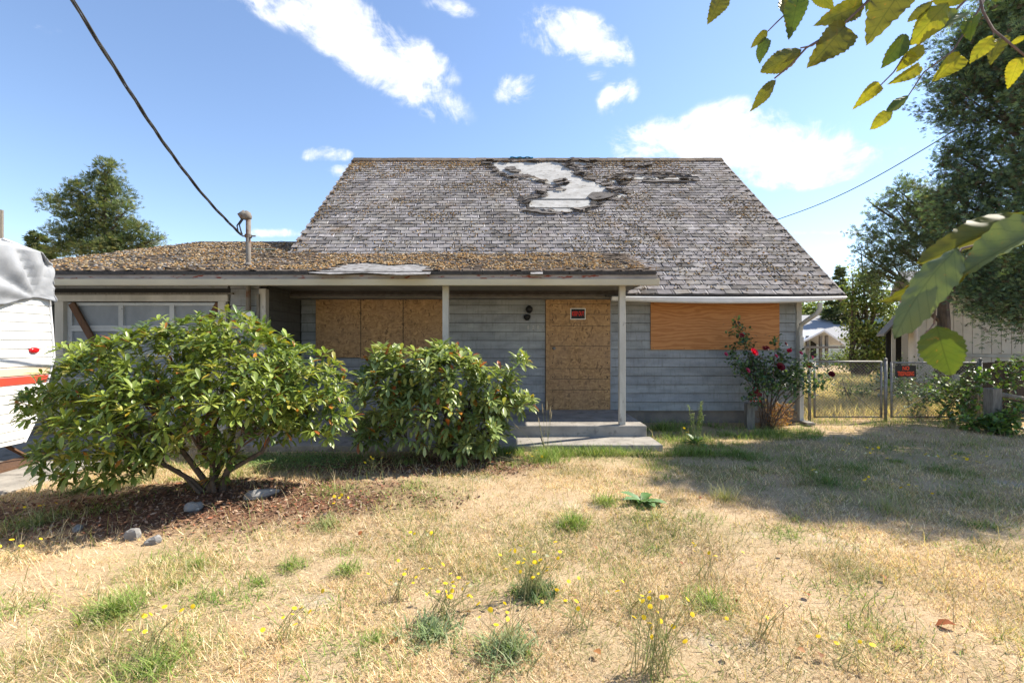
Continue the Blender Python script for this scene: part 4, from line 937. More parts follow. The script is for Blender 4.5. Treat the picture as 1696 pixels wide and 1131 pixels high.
# dead brown spray at the foot of the rose
pd = np.column_stack((rb_[0]+r.uniform(.0, .45, 260), 8.2+r.uniform(-.15, .2, 260), r.uniform(.02, .42, 260)))
V, T, Cc = compound(pd, np.tile([0, 0, .5], (260, 1)), 4, .06, .03, [(.35, .17, .07), (.28, .13, .05), (.45, .3, .15)], r)
link('dead_foliage', npmesh('dead_foliage', V, T, M_GRASS, Cc), rose, kind='stuff')

# trees ------------------------------------------------------------
def sprayT(n=5, w=.10, sp=1.0, sub=True):
    V, T = [], []
    for i in range(n):
        a = (i/(n-1)-.5)*2*sp; d = np.array((math.cos(a), math.sin(a), -.12*abs(a))); L = 1-.35*abs(a)/max(sp, .1); pz = np.array((-d[1], d[0], 0))*w
        o = len(V); V += [d*.02, d*L*.55+pz+np.array((0, 0, .04)), d*L, d*L*.55-pz]; T += [(o, o+1, o+2), (o, o+2, o+3)]
    return np.array(V), np.array(T)
SV, ST = sprayT()
def tree_finish(root, tw, dirs, size, pal, r, m_, tmpl, name='crown', n_per=1, spread=.0):
    k = len(tw)*n_per; P = np.repeat(tw, n_per, 0)+r.normal(size=(k, 3))*spread; d = np.repeat(dirs, n_per, 0)+r.normal(size=(k, 3))*.55
    pal = np.array(pal); ti = pal[r.integers(0, len(pal), k)]*r.uniform(.65, 1.35, (k, 1))
    upv = np.tile([0, 0, 1.], (k, 1))+r.normal(size=(k, 3))*.5
    V, T, Cc = inst(tmpl[0], tmpl[1], P, frames(d, upv), size*r.uniform(.6, 1.3, k), ti)
    link(name, npmesh(name, V, T, m_, Cc), root, kind='stuff')
def conifer(name, base, H, rad, label, pal, seed, size, per, zlo=.12, nb=90, droop=.25, irregular=.35, lean=(0, 0), top_taper=1.0, up=0., cat='tree', kindw='fir'):
    r = np.random.default_rng(seed); base = np.array(base, float); root = empty(name, base, label, cat)
    tr = [base+np.array((lean[0]*t*t, lean[1]*t*t, H*t)) for t in np.linspace(0, 1, 9)]
    mb = MB(); mb.tube(tr, [max(.012, .028*H*.6*(1-t)**.9) for t in np.linspace(0, 1, 9)], 8)
    tw, dr = [], []
    for i in range(nb):
        t = zlo+(1-zlo)*((i+r.random())/nb)**1.0; a = i*2.399+r.uniform(-.5, .5); L = rad*(1-t)**top_taper*(1+r.uniform(-irregular, irregular))+.06*rad
        p0 = base+np.array((lean[0]*t*t, lean[1]*t*t, H*t)); d = np.array((math.cos(a), math.sin(a), 0)); pts = []
        for s in np.linspace(0, 1, 6): pts.append(p0+d*L*s+np.array((0, 0, L*(up*s-droop*s*s+.15*droop*max(0, s-.7)*4))))
        mb.tube(pts, [.012*L+.008, .010*L+.006, .008*L+.005, .006*L, .004*L, .003], 4)
        side = np.array((-d[1], d[0], 0))
        for s in r.uniform(.15, 1, int(per*L)+3):
            j = min(4, int(s*5)); f = s*5-j; pt = pts[j]*(1-f)+pts[j+1]*f; w = L*.32*(1.05-s)*r.uniform(-1, 1)
            tw.append(pt+side*w+np.array((0, 0, r.uniform(-.06, .06)*L-.1*abs(w)))); dr.append(d+side*np.sign(w)*.7+np.array((0, 0, up*.8-.2)))
    mb.build('trunk', M_BARK, root)
    tree_finish(root, np.array(tw), np.array(dr), size, pal, r, M_NEEDLE, (SV, ST)); return root
FIR = [(.085, .12, .055), (.11, .15, .07), (.16, .19, .085), (.055, .08, .04), (.20, .21, .10)]
conifer('fir_tree', (pix(62, 0, 25)[0], 25, 0), 7.6, 1.7, 'lower fir crown between the tarp and the tall ragged fir', FIR, 32, .32, 100, zlo=.3, nb=50, droop=.2, top_taper=.5)
# tall cypress: clouds of fine sprays on rising limbs
def cypress(name, base, H, lobes, n, label, pal, seed, size, limbs):
    r = np.random.default_rng(seed); base = np.array(base, float); root = empty(name, base, label, 'tree')
    mb = MB(); mb.tube([base+np.array((0, 0, -.1)), base+np.array((.05, 0, H*.4)), base+np.array((0, .05, H*.95))], [.2, .14, .03], 8)
    C = np.array([l[:3] for l in lobes]); S = np.array([l[3:] for l in lobes])
    for c in C[:limbs]:
        p0 = base+np.array((0, 0, max(.6, c[2]-1.2))); mb.tube([p0, (p0+c)/2+r.normal(size=3)*.12, c+(c-p0)*.2], [.06, .04, .01], 5)
        for j in range(7):
            e = c+r.normal(size=3)*S[0]*.45; mb.tube([(p0+c)/2, (p0+c)*.25+e*.5+r.normal(size=3)*.1, e], [.025, .015, .004], 4)
    mb.build('trunk', M_BARK, root)
    wts = S.prod(1)**.67; wts /= wts.sum(); li = r.choice(len(C), n//6, p=wts)
    dv = r.normal(size=(n//6, 3)); dv /= np.linalg.norm(dv, axis=1, keepdims=True); rad = r.uniform(.05, 1.0, n//6)**.45
    cc = C[li]+dv*S[li]*rad[:, None]*(1+noise3(dv*2.5+li[:, None]*1.7, 1.3)[:, None]*1.7)
    d0 = dv*.9+np.array((0, 0, .55)); P = np.repeat(cc, 6, 0); d = np.repeat(d0, 6, 0)+r.normal(size=(len(P), 3))*.3
    P = P+d/np.linalg.norm(d, axis=1, keepdims=True)*r.uniform(0, size*1.8, (len(P), 1))+r.normal(size=P.shape)*size*.35
    tree_finish(root, P, d, size*np.where(np.repeat(rad, 6) < .5, 1.5, 1.), pal, r, M_NEEDLE, (SV2, ST2)); return root
SV2, ST2 = sprayT(4, .06, .7)
CYP = [(.09, .145, .10), (.12, .185, .115), (.17, .24, .135), (.055, .085, .065), (.20, .27, .13), (.11, .085, .06)]
tb = np.array((9.65, 7.95))
lob = []
for z_, rr_ in ((2.55, 1.0), (3.1, 1.35), (3.9, 1.45), (4.8, 1.5), (5.8, 1.45), (6.7, 1.3), (7.4, 1.0)):
    for a in np.linspace(0, 6.28, 6)[:-1]+z_*1.3: q_ = random.uniform(.38, .66); lob.append((tb[0]+math.cos(a)*rr_*.85, tb[1]+math.sin(a)*rr_*.8, z_+.3*math.sin(a*3), q_, q_, q_*1.15))
cypress('cypress_tree', (tb[0], tb[1], 0), 8.6, lob, 135000, 'tall dense dark cypress tree at the right edge above the board fence', CYP, 41, .088, 26)
lob = [(*p_(1500, 330, 12), .55, .5, .5), (*p_(1530, 360, 12), .7, .6, .5), (*p_(1475, 395, 12), .7, .6, .45), (*p_(1440, 430, 12), .35, .4, .3), (*p_(1520, 420, 12), .8, .7, .5), (*p_(1470, 460, 12), .6, .5, .4), (*p_(1560, 340, 12), .6, .6, .6), (*p_(1570, 400, 12), .9, .8, .8), (*p_(1460, 350, 12), .2, .25, .25), (*p_(1600, 450, 12.3), .9, .8, .6)]
JUN = [(.14, .19, .12), (.18, .24, .14), (.09, .13, .085), (.25, .30, .17), (.14, .13, .08)]
cypress('juniper_tree', (pix(1560, 0, 12)[0], 12, 0), 5.2, lob, 12000, 'airy juniper with thin arching limbs between the roof and the tall cypress', JUN, 42, .12, 10)
def broadleaf(name, base, lobes, n, label, pal, seed, L, limbs=8, cat='tree', tr=.12, m_=None):
    r = np.random.default_rng(seed); base = np.array(base, float); root = empty(name, base, label, cat)
    C = np.array([l[:3] for l in lobes]); S = np.array([l[3:] for l in lobes]); mb = MB()
    for i, c in enumerate(C[:limbs]):
        b0 = base+r.normal(size=3)*tr*.6; b0[2] = 0; mid = b0*.5+c*.5+r.normal(size=3)*.15; mb.tube([b0, mid, c+(c-mid)*.6], [tr, tr*.6, tr*.15], 5)
        for j in range(5): e = c+r.normal(size=3)*S[i]*.6; mb.tube([mid, (mid+e)/2+r.normal(size=3)*.1, e], [tr*.3, tr*.2, tr*.06], 4)
    mb.build('trunk', M_BARK, root)
    wts = S.prod(1)**.67; wts /= wts.sum(); k = n//8; li = r.choice(len(C), k, p=wts); dv = r.normal(size=(k, 3)); dv /= np.linalg.norm(dv, axis=1, keepdims=True)
    cc = C[li]+dv*S[li]*(r.uniform(.2, 1, k)**.5)[:, None]*(1+noise3(dv*2.5+li[:, None], 1.3)[:, None]*1.2)
    P = np.repeat(cc, 8, 0)+r.normal(size=(k*8, 3))*L*1.3; d = np.repeat(dv, 8, 0)*.5+r.normal(size=P.shape)*.8+np.array((0, 0, -.2))
    pal = np.array(pal); ti = pal[r.integers(0, len(pal), len(P))]*r.uniform(.65, 1.35, (len(P), 1))
    kk = P[:, 2] > .02
    V, T, Cc = inst(LVb, LTb, P[kk], frames(d[kk]), L*r.uniform(.6, 1.3, kk.sum()), ti[kk]); link('crown', npmesh('crown', V, T, M_LEAFM, Cc), root, kind='stuff'); return root
YG = [(.21, .27, .07), (.27, .31, .10), (.14, .19, .05), (.33, .34, .13), (.10, .13, .04)]
DG = [(.06, .10, .03), (.09, .13, .04), (.04, .07, .025), (.13, .17, .05)]
lob = [(*p_(x_, y_, 24+dz_), rx_*.85, rx_*.7, ry_*.5) for x_, y_, dz_, rx_, ry_ in ((180, 280, 0, .5, .5), (170, 305, .3, .9, .5), (140, 318, -.4, .8, .35), (195, 325, .4, .8, .45), (118, 335, 0, .7, .35), (165, 345, 0, 1.0, .6), (205, 350, -.3, .6, .4),
       (85, 340, .4, .6, .25), (130, 362, -.3, .9, .4), (195, 375, .5, 1.0, .45), (225, 382, 0, .7, .3), (160, 390, .2, 1.2, .5), (110, 390, -.5, .8, .35), (215, 405, 0, 1.0, .4), (245, 402, .3, .6, .25), (175, 415, -.4, 1.3, .5), (120, 415, 0, 1.1, .5), (262, 396, .2, .25, .15))]
cypress('fir_tree', (pix(172, 0, 24)[0], 24, 0), 11.2, lob, 9500, 'tall ragged fir tree rising behind the garage roof', FIR, 31, .24, 18)
d_ = 19
broadleaf('maple_tree', (pix(1425, 0, d_)[0], d_, 0), [(*p_(1430, 468, d_), .55, .6, .5), (*p_(1450, 500, d_), .8, .8, .5), (*p_(1422, 545, d_), .4, .6, .4), (*p_(1460, 560, d_), .9, .8, .6), (*p_(1495, 540, d_), .7, .7, .5), (*p_(1435, 592, d_), .7, .8, .45), (*p_(1490, 590, d_), 1.0, .9, .6), (*p_(1412, 500, d_), .3, .5, .3)],
          13000, 'loose yellow-green tree beyond the gate in front of the distant house', YG, 51, .13)
conifer('spruce_tree', (pix(1392, 0, 34)[0], 34, 0), yb(440, 34), 1.6, 'narrow dark spruce behind the yellow-green tree', FIR, 52, .4, 60, zlo=.1, nb=60, droop=.1)
broadleaf('birch_tree', (pix(1345, 0, 45)[0], 45, 0), [(*p_(1340, 515, 45), 1.6, 1.5, .9), (*p_(1320, 525, 45), 1.2, 1.5, .8), (*p_(1375, 520, 45), 1.3, 1.5, .8)], 3000, 'pale green tree crown just past the house eave', YG, 53, .3)
broadleaf('hedge', (pix(1500, 0, 22)[0], 22, 0), [(*p_(1380+i*24, 597, 22), .6, .6, .45) for i in range(9)], 5000, 'row of green garden bushes along the far side of the dry yard', DG+YG, 54, .10, cat='hedge', limbs=3)
# more distant greenery closing the horizon either side (really there behind the house)
far = np.random.default_rng(60)
for i, (xx, dd, hh) in enumerate(((1560, 40, 6), (1640, 45, 7), (1720, 38, 6.5), (1490, 60, 6))):
    broadleaf('garden_tree', (pix(xx, 0, dd)[0], dd, 0), [(*(np.array((pix(xx, 0, dd)[0], dd, hh*.6))+far.normal(size=3)*1.0), 2.2, 2, 1.6) for _ in range(4)], 2600,
              ['distant garden tree seen over the beige outbuilding', 'second distant garden tree behind the tall cypress', 'distant garden tree at the far right edge', 'low distant tree between the blue house and the outbuilding'][i], DG, 61+i, .35)
# blackberry thicket ------------------------------------------------
r = np.random.default_rng(71); bb = empty('blackberry_thicket', (8.9, 8.5, 0), 'tangled blackberry canes sprawling over the gate end and board fence', 'bramble')
mb = MB(); tw = []
canes = [((1560, 690, 8.6), (1640, 600, 8.8), (1696, 590, 8.8)), ((1600, 700, 8.4), (1600, 640, 8.8), (1530, 620, 9.4)), ((1580, 700, 8.5), (1560, 640, 9.3), (1500, 650, 9.8)), ((1620, 705, 8.3), (1660, 640, 8.6), (1696, 610, 8.8)),
         ((1640, 705, 7.9), (1670, 680, 7.8), (1700, 665, 7.8)), ((1600, 705, 8.2), (1620, 650, 8.5), (1650, 620, 8.8)), ((1680, 710, 7.9), (1640, 700, 7.8), (1590, 690, 8.2)), ((1500, 700, 9.4), (1540, 650, 9.5), (1590, 640, 9.5)),
         ((1560, 700, 8.9), (1580, 640, 9.2), (1620, 610, 9.1)), ((1690, 720, 7.5), (1660, 700, 7.6), (1610, 700, 7.9)), ((1520, 690, 10), (1500, 640, 10.2), (1450, 630, 10.6)), ((1480, 690, 11), (1450, 640, 11.5), (1400, 650, 12)), ((1700, 690, 7.6), (1660, 690, 7.8), (1630, 710, 7.8))]
for c3 in canes:
    for rep in range(3):
        a, b, c = [pix(*q)+r.normal(size=3)*.09 for q in c3]; pts = [a*(1-t)**2+b*2*t*(1-t)+c*t*t for t in np.linspace(0, 1, 9)]
        for p in pts: p[2] = max(p[2], .02)
        mb.tube(pts, [.006]*9, 4)
        for t in np.linspace(.1, 1, 15): tw.append(a*(1-t)**2+b*2*t*(1-t)+c*t*t+r.normal(size=3)*.05)
mb.build('cane', mat('bramble_cane', (.20, .12, .06), (.12, .14, .05), scale=10), bb)
tw = np.array(tw); tw[:, 2] = np.maximum(tw[:, 2], .05)
V, T, Cc = compound(tw, np.tile([0, -.3, -.1], (len(tw), 1)), 5, .085, .045, [(.07, .14, .035), (.10, .19, .04), (.17, .28, .05), (.05, .09, .03), (.22, .30, .06)], r, (LVb, LTb))
link('foliage', npmesh('foliage', V, T, M_LEAF, Cc), bb, kind='stuff')

# ------------------------------------------------------------------ grass
BV_ = np.array([(-.5, 0, 0), (.5, 0, 0), (.32, .12, .55), (-.32, .12, .55), (0, .42, 1.)], float)   # bent blade, unit height
BT_ = np.array([(0, 1, 2), (0, 2, 3), (3, 2, 4)])
BV3 = np.array([(-.5, 0, 0), (.5, 0, 0), (0.1, .35, 1.)], float); BT3 = np.array([(0, 1, 2)])
def blades(P, h, w, lean, tint, r, tm=(BV_, BT_)):
    n = len(P); a = r.random(n)*6.283; l = lean*r.uniform(.2, 1, n)
    y = np.stack((np.cos(a)*np.cos(l), np.sin(a)*np.cos(l), -np.sin(l)), 1); z = np.stack((np.cos(a)*np.sin(l), np.sin(a)*np.sin(l), np.cos(l)), 1); x = np.cross(y, z)
    return inst(tm[0], tm[1], P, np.stack((x, y, z), 2), np.stack((w, h, h), 1), tint)
r = np.random.default_rng(81)
def onpath(x, y):
    return ((y > 6.46) & (y < WY+.05) & (x > -4.1) & (x < 2.2)) | ((y > 7.5) & (x > -8.2) & (x < 5.62)) | (x < -5.15) & (y < 7.6)
def scatter(n, y0, y1, widen=1.22, pad=1.0):
    y = np.sqrt(r.uniform(y0*y0, y1*y1, n)); x = r.uniform(-1, 1, n)*(y*widen+pad); k = ~onpath(x, y); return x[k], y[k]
parts = []
for (n, y0, y1, w0, hm) in ((170000, 1.5, 3.4, .0034, .052), (170000, 3.4, 5.8, .0046, .052), (110000, 5.8, 9.2, .0060, .052)):
    x, y = scatter(n, y0, y1); bmk = bedmask(x, y); k = r.random(len(x)) > bmk*.93; x, y = x[k], y[k]
    den = fbm(x*2.2, y*2.2, 4); k = r.random(len(x)) < np.clip(.25+(den-.35)*3.2, .12, 1); x, y, den = x[k], y[k], den[k]
    m_ = len(x); gz = gh(x, y); P = np.stack((x, y, gz-.003), 1); gm = greenmask(x, y)
    pal = np.array([(.76, .58, .37), (.68, .48, .28), (.82, .66, .44), (.54, .36, .21), (.70, .49, .28), (.84, .72, .52), (.36, .24, .15)]); ti = pal[r.integers(0, 7, m_)]*r.uniform(.55, 1.3, (m_, 1))
    gk = r.random(m_) < gm*.75+.03; gp_ = np.array([(.17, .21, .06), (.24, .27, .09), (.12, .17, .05), (.32, .31, .12)]); ti[gk] = gp_[r.integers(0, 4, gk.sum())]*r.uniform(.7, 1.2, (gk.sum(), 1))
    br = fbm(x*1.1+30, y*1.1, 3); ti *= (.70+.6*br)[:, None]
    h = hm*r.uniform(.5, 1.35, m_)*(.75+.6*den)*(1+gm*.5); parts.append(blades(P, h, w0*r.uniform(.6, 1.4, m_), 1.25, ti, r, (BV3, BT3)))
V, T, Cc = merge(parts); link('dry_grass', npmesh('dry_grass', V, T, M_GRASS, Cc), kind='stuff')
# tall dry grass beyond the gate
n = 46000; y = r.uniform(9.2, 21, n); x = r.uniform(5.6, 13.5, n)+(y-9)*.75*r.random(n); P = np.stack((x, y, gh(x, y)), 1); k = fbm(x*.8, y*.8) > .3; P = P[k]
pal = np.array([(.74, .60, .38), (.66, .52, .31), (.80, .68, .46), (.45, .38, .2), (.2, .26, .08)])
parts = [blades(P, r.uniform(.12, .42, len(P)), r.uniform(.006, .012, len(P)), .5, pal[r.choice(5, len(P), p=[.3, .3, .25, .1, .05])]*r.uniform(.8, 1.1, (len(P), 1)), r)]
V, T, Cc = merge(parts); link('tall_dry_grass', npmesh('tall_dry_grass', V, T, M_GRASS, Cc), kind='stuff')
# weeds in the back yard
broadleaf('weed_patch', (8.6, 11.5, 0), [(7.6, 12.3, .35, .8, .5, .4), (8.6, 11.8, .35, .9, .6, .45), (9.6, 11.3, .4, .8, .6, .5), (9.2, 10.4, .35, .6, .5, .4), (10.4, 11.8, .5, .8, .6, .6), (8.0, 10.9, .25, .4, .4, .3)], 3000, 'patch of tall green weeds in the dry yard behind the gate', YG+DG, 91, .05, limbs=6, cat='weeds', tr=.02)
# bark mulch and fallen leaves
n = 30000; x = r.uniform(-5.6, 1.2, n); y = r.uniform(3.3, 6.5, n); k = (r.random(n) < bedmask(x, y)*.9) & ~onpath(x, y); x, y = x[k], y[k]; m_ = len(x)
P = np.stack((x, y, gh(x, y)+r.uniform(0, .012, m_)), 1); cv = np.array([(-1, -.35, 0), (.2, -.45, .12), (1, .1, 0), (-.1, .45, .05)]); ct = np.array([(0, 1, 2), (0, 2, 3)])
pal = np.array([(.20, .11, .07), (.14, .08, .055), (.28, .17, .11), (.09, .055, .04), (.36, .25, .18), (.26, .105, .06)]); d = rdir(m_); d[:, 2] *= .35
V, T, Cc = inst(cv, ct, P, frames(d, np.tile([0, 0, 1.], (m_, 1))+rdir(m_)*.5), r.uniform(.010, .030, m_), pal[r.integers(0, 6, m_)]*r.uniform(.6, 1.3, (m_, 1)))
link('bark_mulch', npmesh('bark_mulch', V, T, M_CHIP, Cc), kind='stuff')
# scattered brown leaves, individual nearest ones
cl, ctl = leaf_tmpl(.42, .35, .16)
FL = [(1160, 828), (1458, 962), (1585, 1052), (1596, 1092), (1340, 995), (1225, 1000), (1490, 842), (650, 1075), (660, 1060), (1205, 1095), (985, 905), (995, 1095), (770, 1020), (1125, 930), (600, 885), (1060, 790), (350, 890), (1320, 1085), (1360, 1100), (165, 985), (1500, 900), (1290, 925)]
fm = [npmesh('dead_leaf', cl, ctl, M_LEAFM, np.tile(c, (8, 1)), True) for c in ((.28, .09, .035), (.36, .17, .07), (.22, .10, .05), (.5, .4, .28))]
LAB = ['brown fallen leaf on the lit lawn just under the tree shade', 'dark leaf standing upright below the tree shade', 'largest curled rusty brown leaf lying at the lower right of the lawn', 'rusty leaf just below the largest curled leaf',
       'curled leaf above the flowering weed at the lower right', 'brown leaf between the right green tuft and the curled pair', 'small leaf at the lower edge of the tree shade', 'rust leaf beside the blue-green clump', 'leaf touching the small tuft by the rust leaf',
       'leaf at the bottom edge below the right green tuft', 'lone brown leaf right of the tall hawkweed clump', 'leaf between the bottom hawkweeds', 'leaf between the middle hawkweed and the dark rosette', 'small leaf right of the bare straw patch in mid lawn',
       'leaf below the mulch bed by the faded tuft', 'leaf beside the broadleaf weed', 'leaf next to the low tuft under the stones', 'bottom leaf left of the lower right flowering weed', 'bottom leaf nearest the lower right flowering weed', 'leaf above the large left grass tuft',
       'leaf on the straw between the seeding stems and the upright leaf', 'pale leaf on the straw at mid right']
locw = ['by the bare patch', 'on the straw beyond the yellow weeds', 'curled, largest at the lower right', 'curled beside the largest one']
for i, (fx, fy) in enumerate(FL):
    d = CH*F/(fy-565.5); x_ = (fx-848)/F*d; M4 = Matrix.Translation((x_, d, float(gh(np.array([x_]), np.array([d]))[0])+.03)) @ Euler((r.uniform(-.5, .5), r.uniform(-.3, .3), r.uniform(0, 6.28))).to_matrix().to_4x4() @ Matrix.Scale(r.uniform(.028, .05)*(1.9 if i == 2 else 1), 4)
    o = place('fallen_leaf', fm[int(r.integers(4)) if i != 2 else 0], M4); o['category'] = 'leaf'
    o['label'] = LAB[i]
# green clumps ------------------------------------------------------
def gz0(x, y): return float(gh(np.array([x]), np.array([y]))[0])
def gpt(px, py):
    d = CH*F/(py-565.5); x = (px-848)/F*d; return x, d, gz0(x, d)
GP = np.array([(.16, .24, .05), (.22, .32, .07), (.12, .19, .045), (.30, .38, .11), (.35, .35, .14)])
def tuft(px, py, rad, h, n, label, lean=1.15, w=.005, pal=GP, name='grass_tuft', cat='grass tuft'):
    n = int(n*1.5); x, y, z = gpt(px, py); a = r.random(n)*6.28; q = np.minimum(np.abs(r.normal(size=n)), 1.5)*rad*.72
    P = np.stack((x+np.cos(a)*q, y+np.sin(a)*q, np.full(n, z)), 1); pal = np.array(pal)
    V, T, Cc = blades(P, h*r.uniform(.4, 1.2, n), w*r.uniform(.6, 1.4, n), lean, pal[r.integers(0, len(pal), n)]*r.uniform(.75, 1.2, (n, 1)), r)
    return link(name, npmesh(name, V-np.array((x, y, z)), T, M_GRASS, Cc), None, (x, y, z), label=label, cat=cat)
tuft(190, 1015, .14, .15, 320, 'largest bright green grass tuft on the left of the dry lawn')
tuft(325, 930, .08, .09, 120, 'low green tuft below the mulch bed stones')
tuft(430, 960, .07, .07, 80, 'small green tuft right of the low tuft under the mulch bed')
tuft(485, 935, .10, .09, 140, 'spreading green tuft in the middle left of the lawn')
tuft(545, 870, .16, .10, 220, 'broad faded green tuft beside the yellow flowers near the mulch edge', pal=[(.30, .33, .14), (.24, .30, .10), (.4, .38, .2)])
tuft(297, 965, .06, .06, 60, 'tiny green tuft beneath the low tuft')
tuft(950, 868, .12, .17, 260, 'upright bright green tuft left of the broadleaf weed')
tuft(1005, 838, .12, .13, 200, 'green tuft touching the broadleaf weed')
tuft(905, 762, .28, .26, 520, 'tall green grass clump at the edge of the walkway')
tuft(1175, 1000, .13, .12, 200, 'green tuft with a dead leaf in the right half of the lawn')
tuft(575, 945, .09, .10, 130, 'green tuft near the middle of the lawn')
tuft(715, 1050, .15, .10, 220, 'blue-green leafy clump at the lower middle', w=.009, pal=[(.16, .22, .10), (.22, .28, .13), (.3, .35, .2)])
tuft(845, 1085, .14, .11, 240, 'grey-green clump nearest the bottom middle', w=.008, pal=[(.16, .22, .10), (.22, .28, .13), (.3, .35, .2)])
tuft(885, 985, .13, .09, 220, 'dark green leaf rosette under the tall yellow flower stems', w=.010, pal=[(.10, .15, .07), (.14, .2, .09)])
tuft(620, 1060, .07, .08, 90, 'green tuft beside two brown leaves')
tuft(255, 1110, .15, .13, 220, 'green clump at the bottom left of the lawn')
tuft(1100, 712, .22, .26, 380, 'bright green grass clump at the right end of the porch slab')
tuft(1280, 722, .35, .20, 420, 'green grass clump at the foot of the rose bush')
tuft(1205, 722, .3, .16, 260, 'mixed green grass between the dock plant and the stub')
tuft(1050, 745, .3, .10, 260, 'low green fringe along the front of the walkway')
tuft(970, 752, .3, .12, 260, 'green fringe between the tall clump and the porch steps')
tuft(1200, 825, .12, .24, 130, 'pale seeding grass stems at the left tip of the tree shade', lean=.8, w=.0035, pal=[(.4, .38, .2), (.5, .42, .26), (.28, .32, .12)])
tuft(1470, 840, .2, .25, 150, 'tall seeding stems at the lower edge of the tree shade', lean=.9, w=.0035, pal=[(.36, .36, .18), (.5, .42, .26), (.24, .3, .1)])
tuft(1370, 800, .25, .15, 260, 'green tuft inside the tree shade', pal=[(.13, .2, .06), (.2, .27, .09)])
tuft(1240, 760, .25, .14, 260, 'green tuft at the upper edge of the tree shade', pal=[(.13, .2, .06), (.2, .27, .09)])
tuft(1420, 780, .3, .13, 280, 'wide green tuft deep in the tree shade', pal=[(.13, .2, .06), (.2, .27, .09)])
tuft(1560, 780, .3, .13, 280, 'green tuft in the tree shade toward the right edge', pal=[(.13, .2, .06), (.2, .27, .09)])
tuft(60, 870, .25, .16, 240, 'grassy tuft beside the driveway edge', pal=[(.2, .24, .09), (.3, .3, .14), (.12, .16, .06)])
tuft(130, 815, .2, .13, 200, 'dark green tuft under the left end of the large rhododendron', pal=[(.12, .17, .06), (.18, .22, .09)])
tuft(225, 800, .22, .13, 240, 'dark green tuft under the middle of the large rhododendron', pal=[(.12, .17, .06), (.18, .22, .09)])
# soft green ground cover strip between the shrubs and the walkway
n = 16000; x = r.uniform(-4.1, -.2, n); y = r.uniform(5.5, 6.45, n); k = (np.exp(-((x+3.0)/1.0)**2-((y-6.0)/.35)**2) > r.random(n)*1.0) ; x, y = x[k], y[k]
P = np.stack((x, y, gh(x, y)), 1); V, T, Cc = inst(LVb, LTb, P+np.array((0, 0, .02)), frames(rdir(len(P))*np.array((1, 1, .5))), r.uniform(.015, .035, len(P)), np.array([(.16, .24, .08), (.22, .32, .12), (.12, .18, .06)])[r.integers(0, 3, len(P))])
link('ground_cover', npmesh('ground_cover', V, T, M_LEAFM, Cc), kind='stuff')
# broadleaf weed and dock plant
bw = gpt(1065, 838); q = 34; a = r.random(q)*6.28; el = r.uniform(.1, .7, q); d = np.stack((np.cos(a)*np.cos(el), np.sin(a)*np.cos(el), np.sin(el)), 1)
LW, LWT = leaf_tmpl(.2, .3, .06); V, T, Cc = inst(LW, LWT, np.zeros((q, 3)), frames(d), r.uniform(.12, .24, q), np.array([(.16, .27, .12), (.22, .33, .16), (.12, .22, .06)])[r.integers(0, 3, q)])
link('broadleaf_weed', npmesh('broadleaf_weed', V, T, M_LEAF, Cc), None, bw, label='flat blue-green broadleaf weed rosette in the middle of the lawn', cat='weed')
dk = gpt(1152, 738); dock = empty('dock_plant', dk, 'tall seeding dock plant standing before the foundation', 'weed')
mb = MB(); tw = []
for i in range(9):
    a = r.uniform(0, 6.28); e = np.array(dk)+np.array((math.cos(a)*.12, math.sin(a)*.1, r.uniform(.42, .66))); e[2] += .0; mb.tube([dk, (np.array(dk)+e)/2+np.array((0, 0, .04)), e], [.006, .005, .002], 4)
    for t in np.linspace(.45, 1, 16): tw.append(np.array(dk)*(1-t)+e*t)
mb.build('stem', mat('dock_stem', (.28, .30, .12), rough=.7), dock)
tw = np.array(tw); V, T, Cc = compound(tw, np.tile([0, 0, .3], (len(tw), 1)), 5, .022, .012, [(.30, .36, .12), (.38, .38, .16), (.22, .3, .09)], r, (LVb, LTb)); link('seed_heads', npmesh('seed_heads', V, T, M_GRASS, Cc), dock, kind='stuff')
q = 22; a = r.random(q)*6.28; el = r.uniform(.2, 1.1, q); d = np.stack((np.cos(a)*np.cos(el), np.sin(a)*np.cos(el), np.sin(el)), 1)
V, T, Cc = inst(LW, LWT, np.tile(dk, (q, 1))+np.array((0, 0, .02)), frames(d), r.uniform(.12, .22, q), np.array([(.2, .3, .12), (.3, .38, .2), (.2, .32, .06)])[r.integers(0, 3, q)]); link('leaves', npmesh('leaves', V, T, M_LEAF, Cc), dock, kind='stuff')
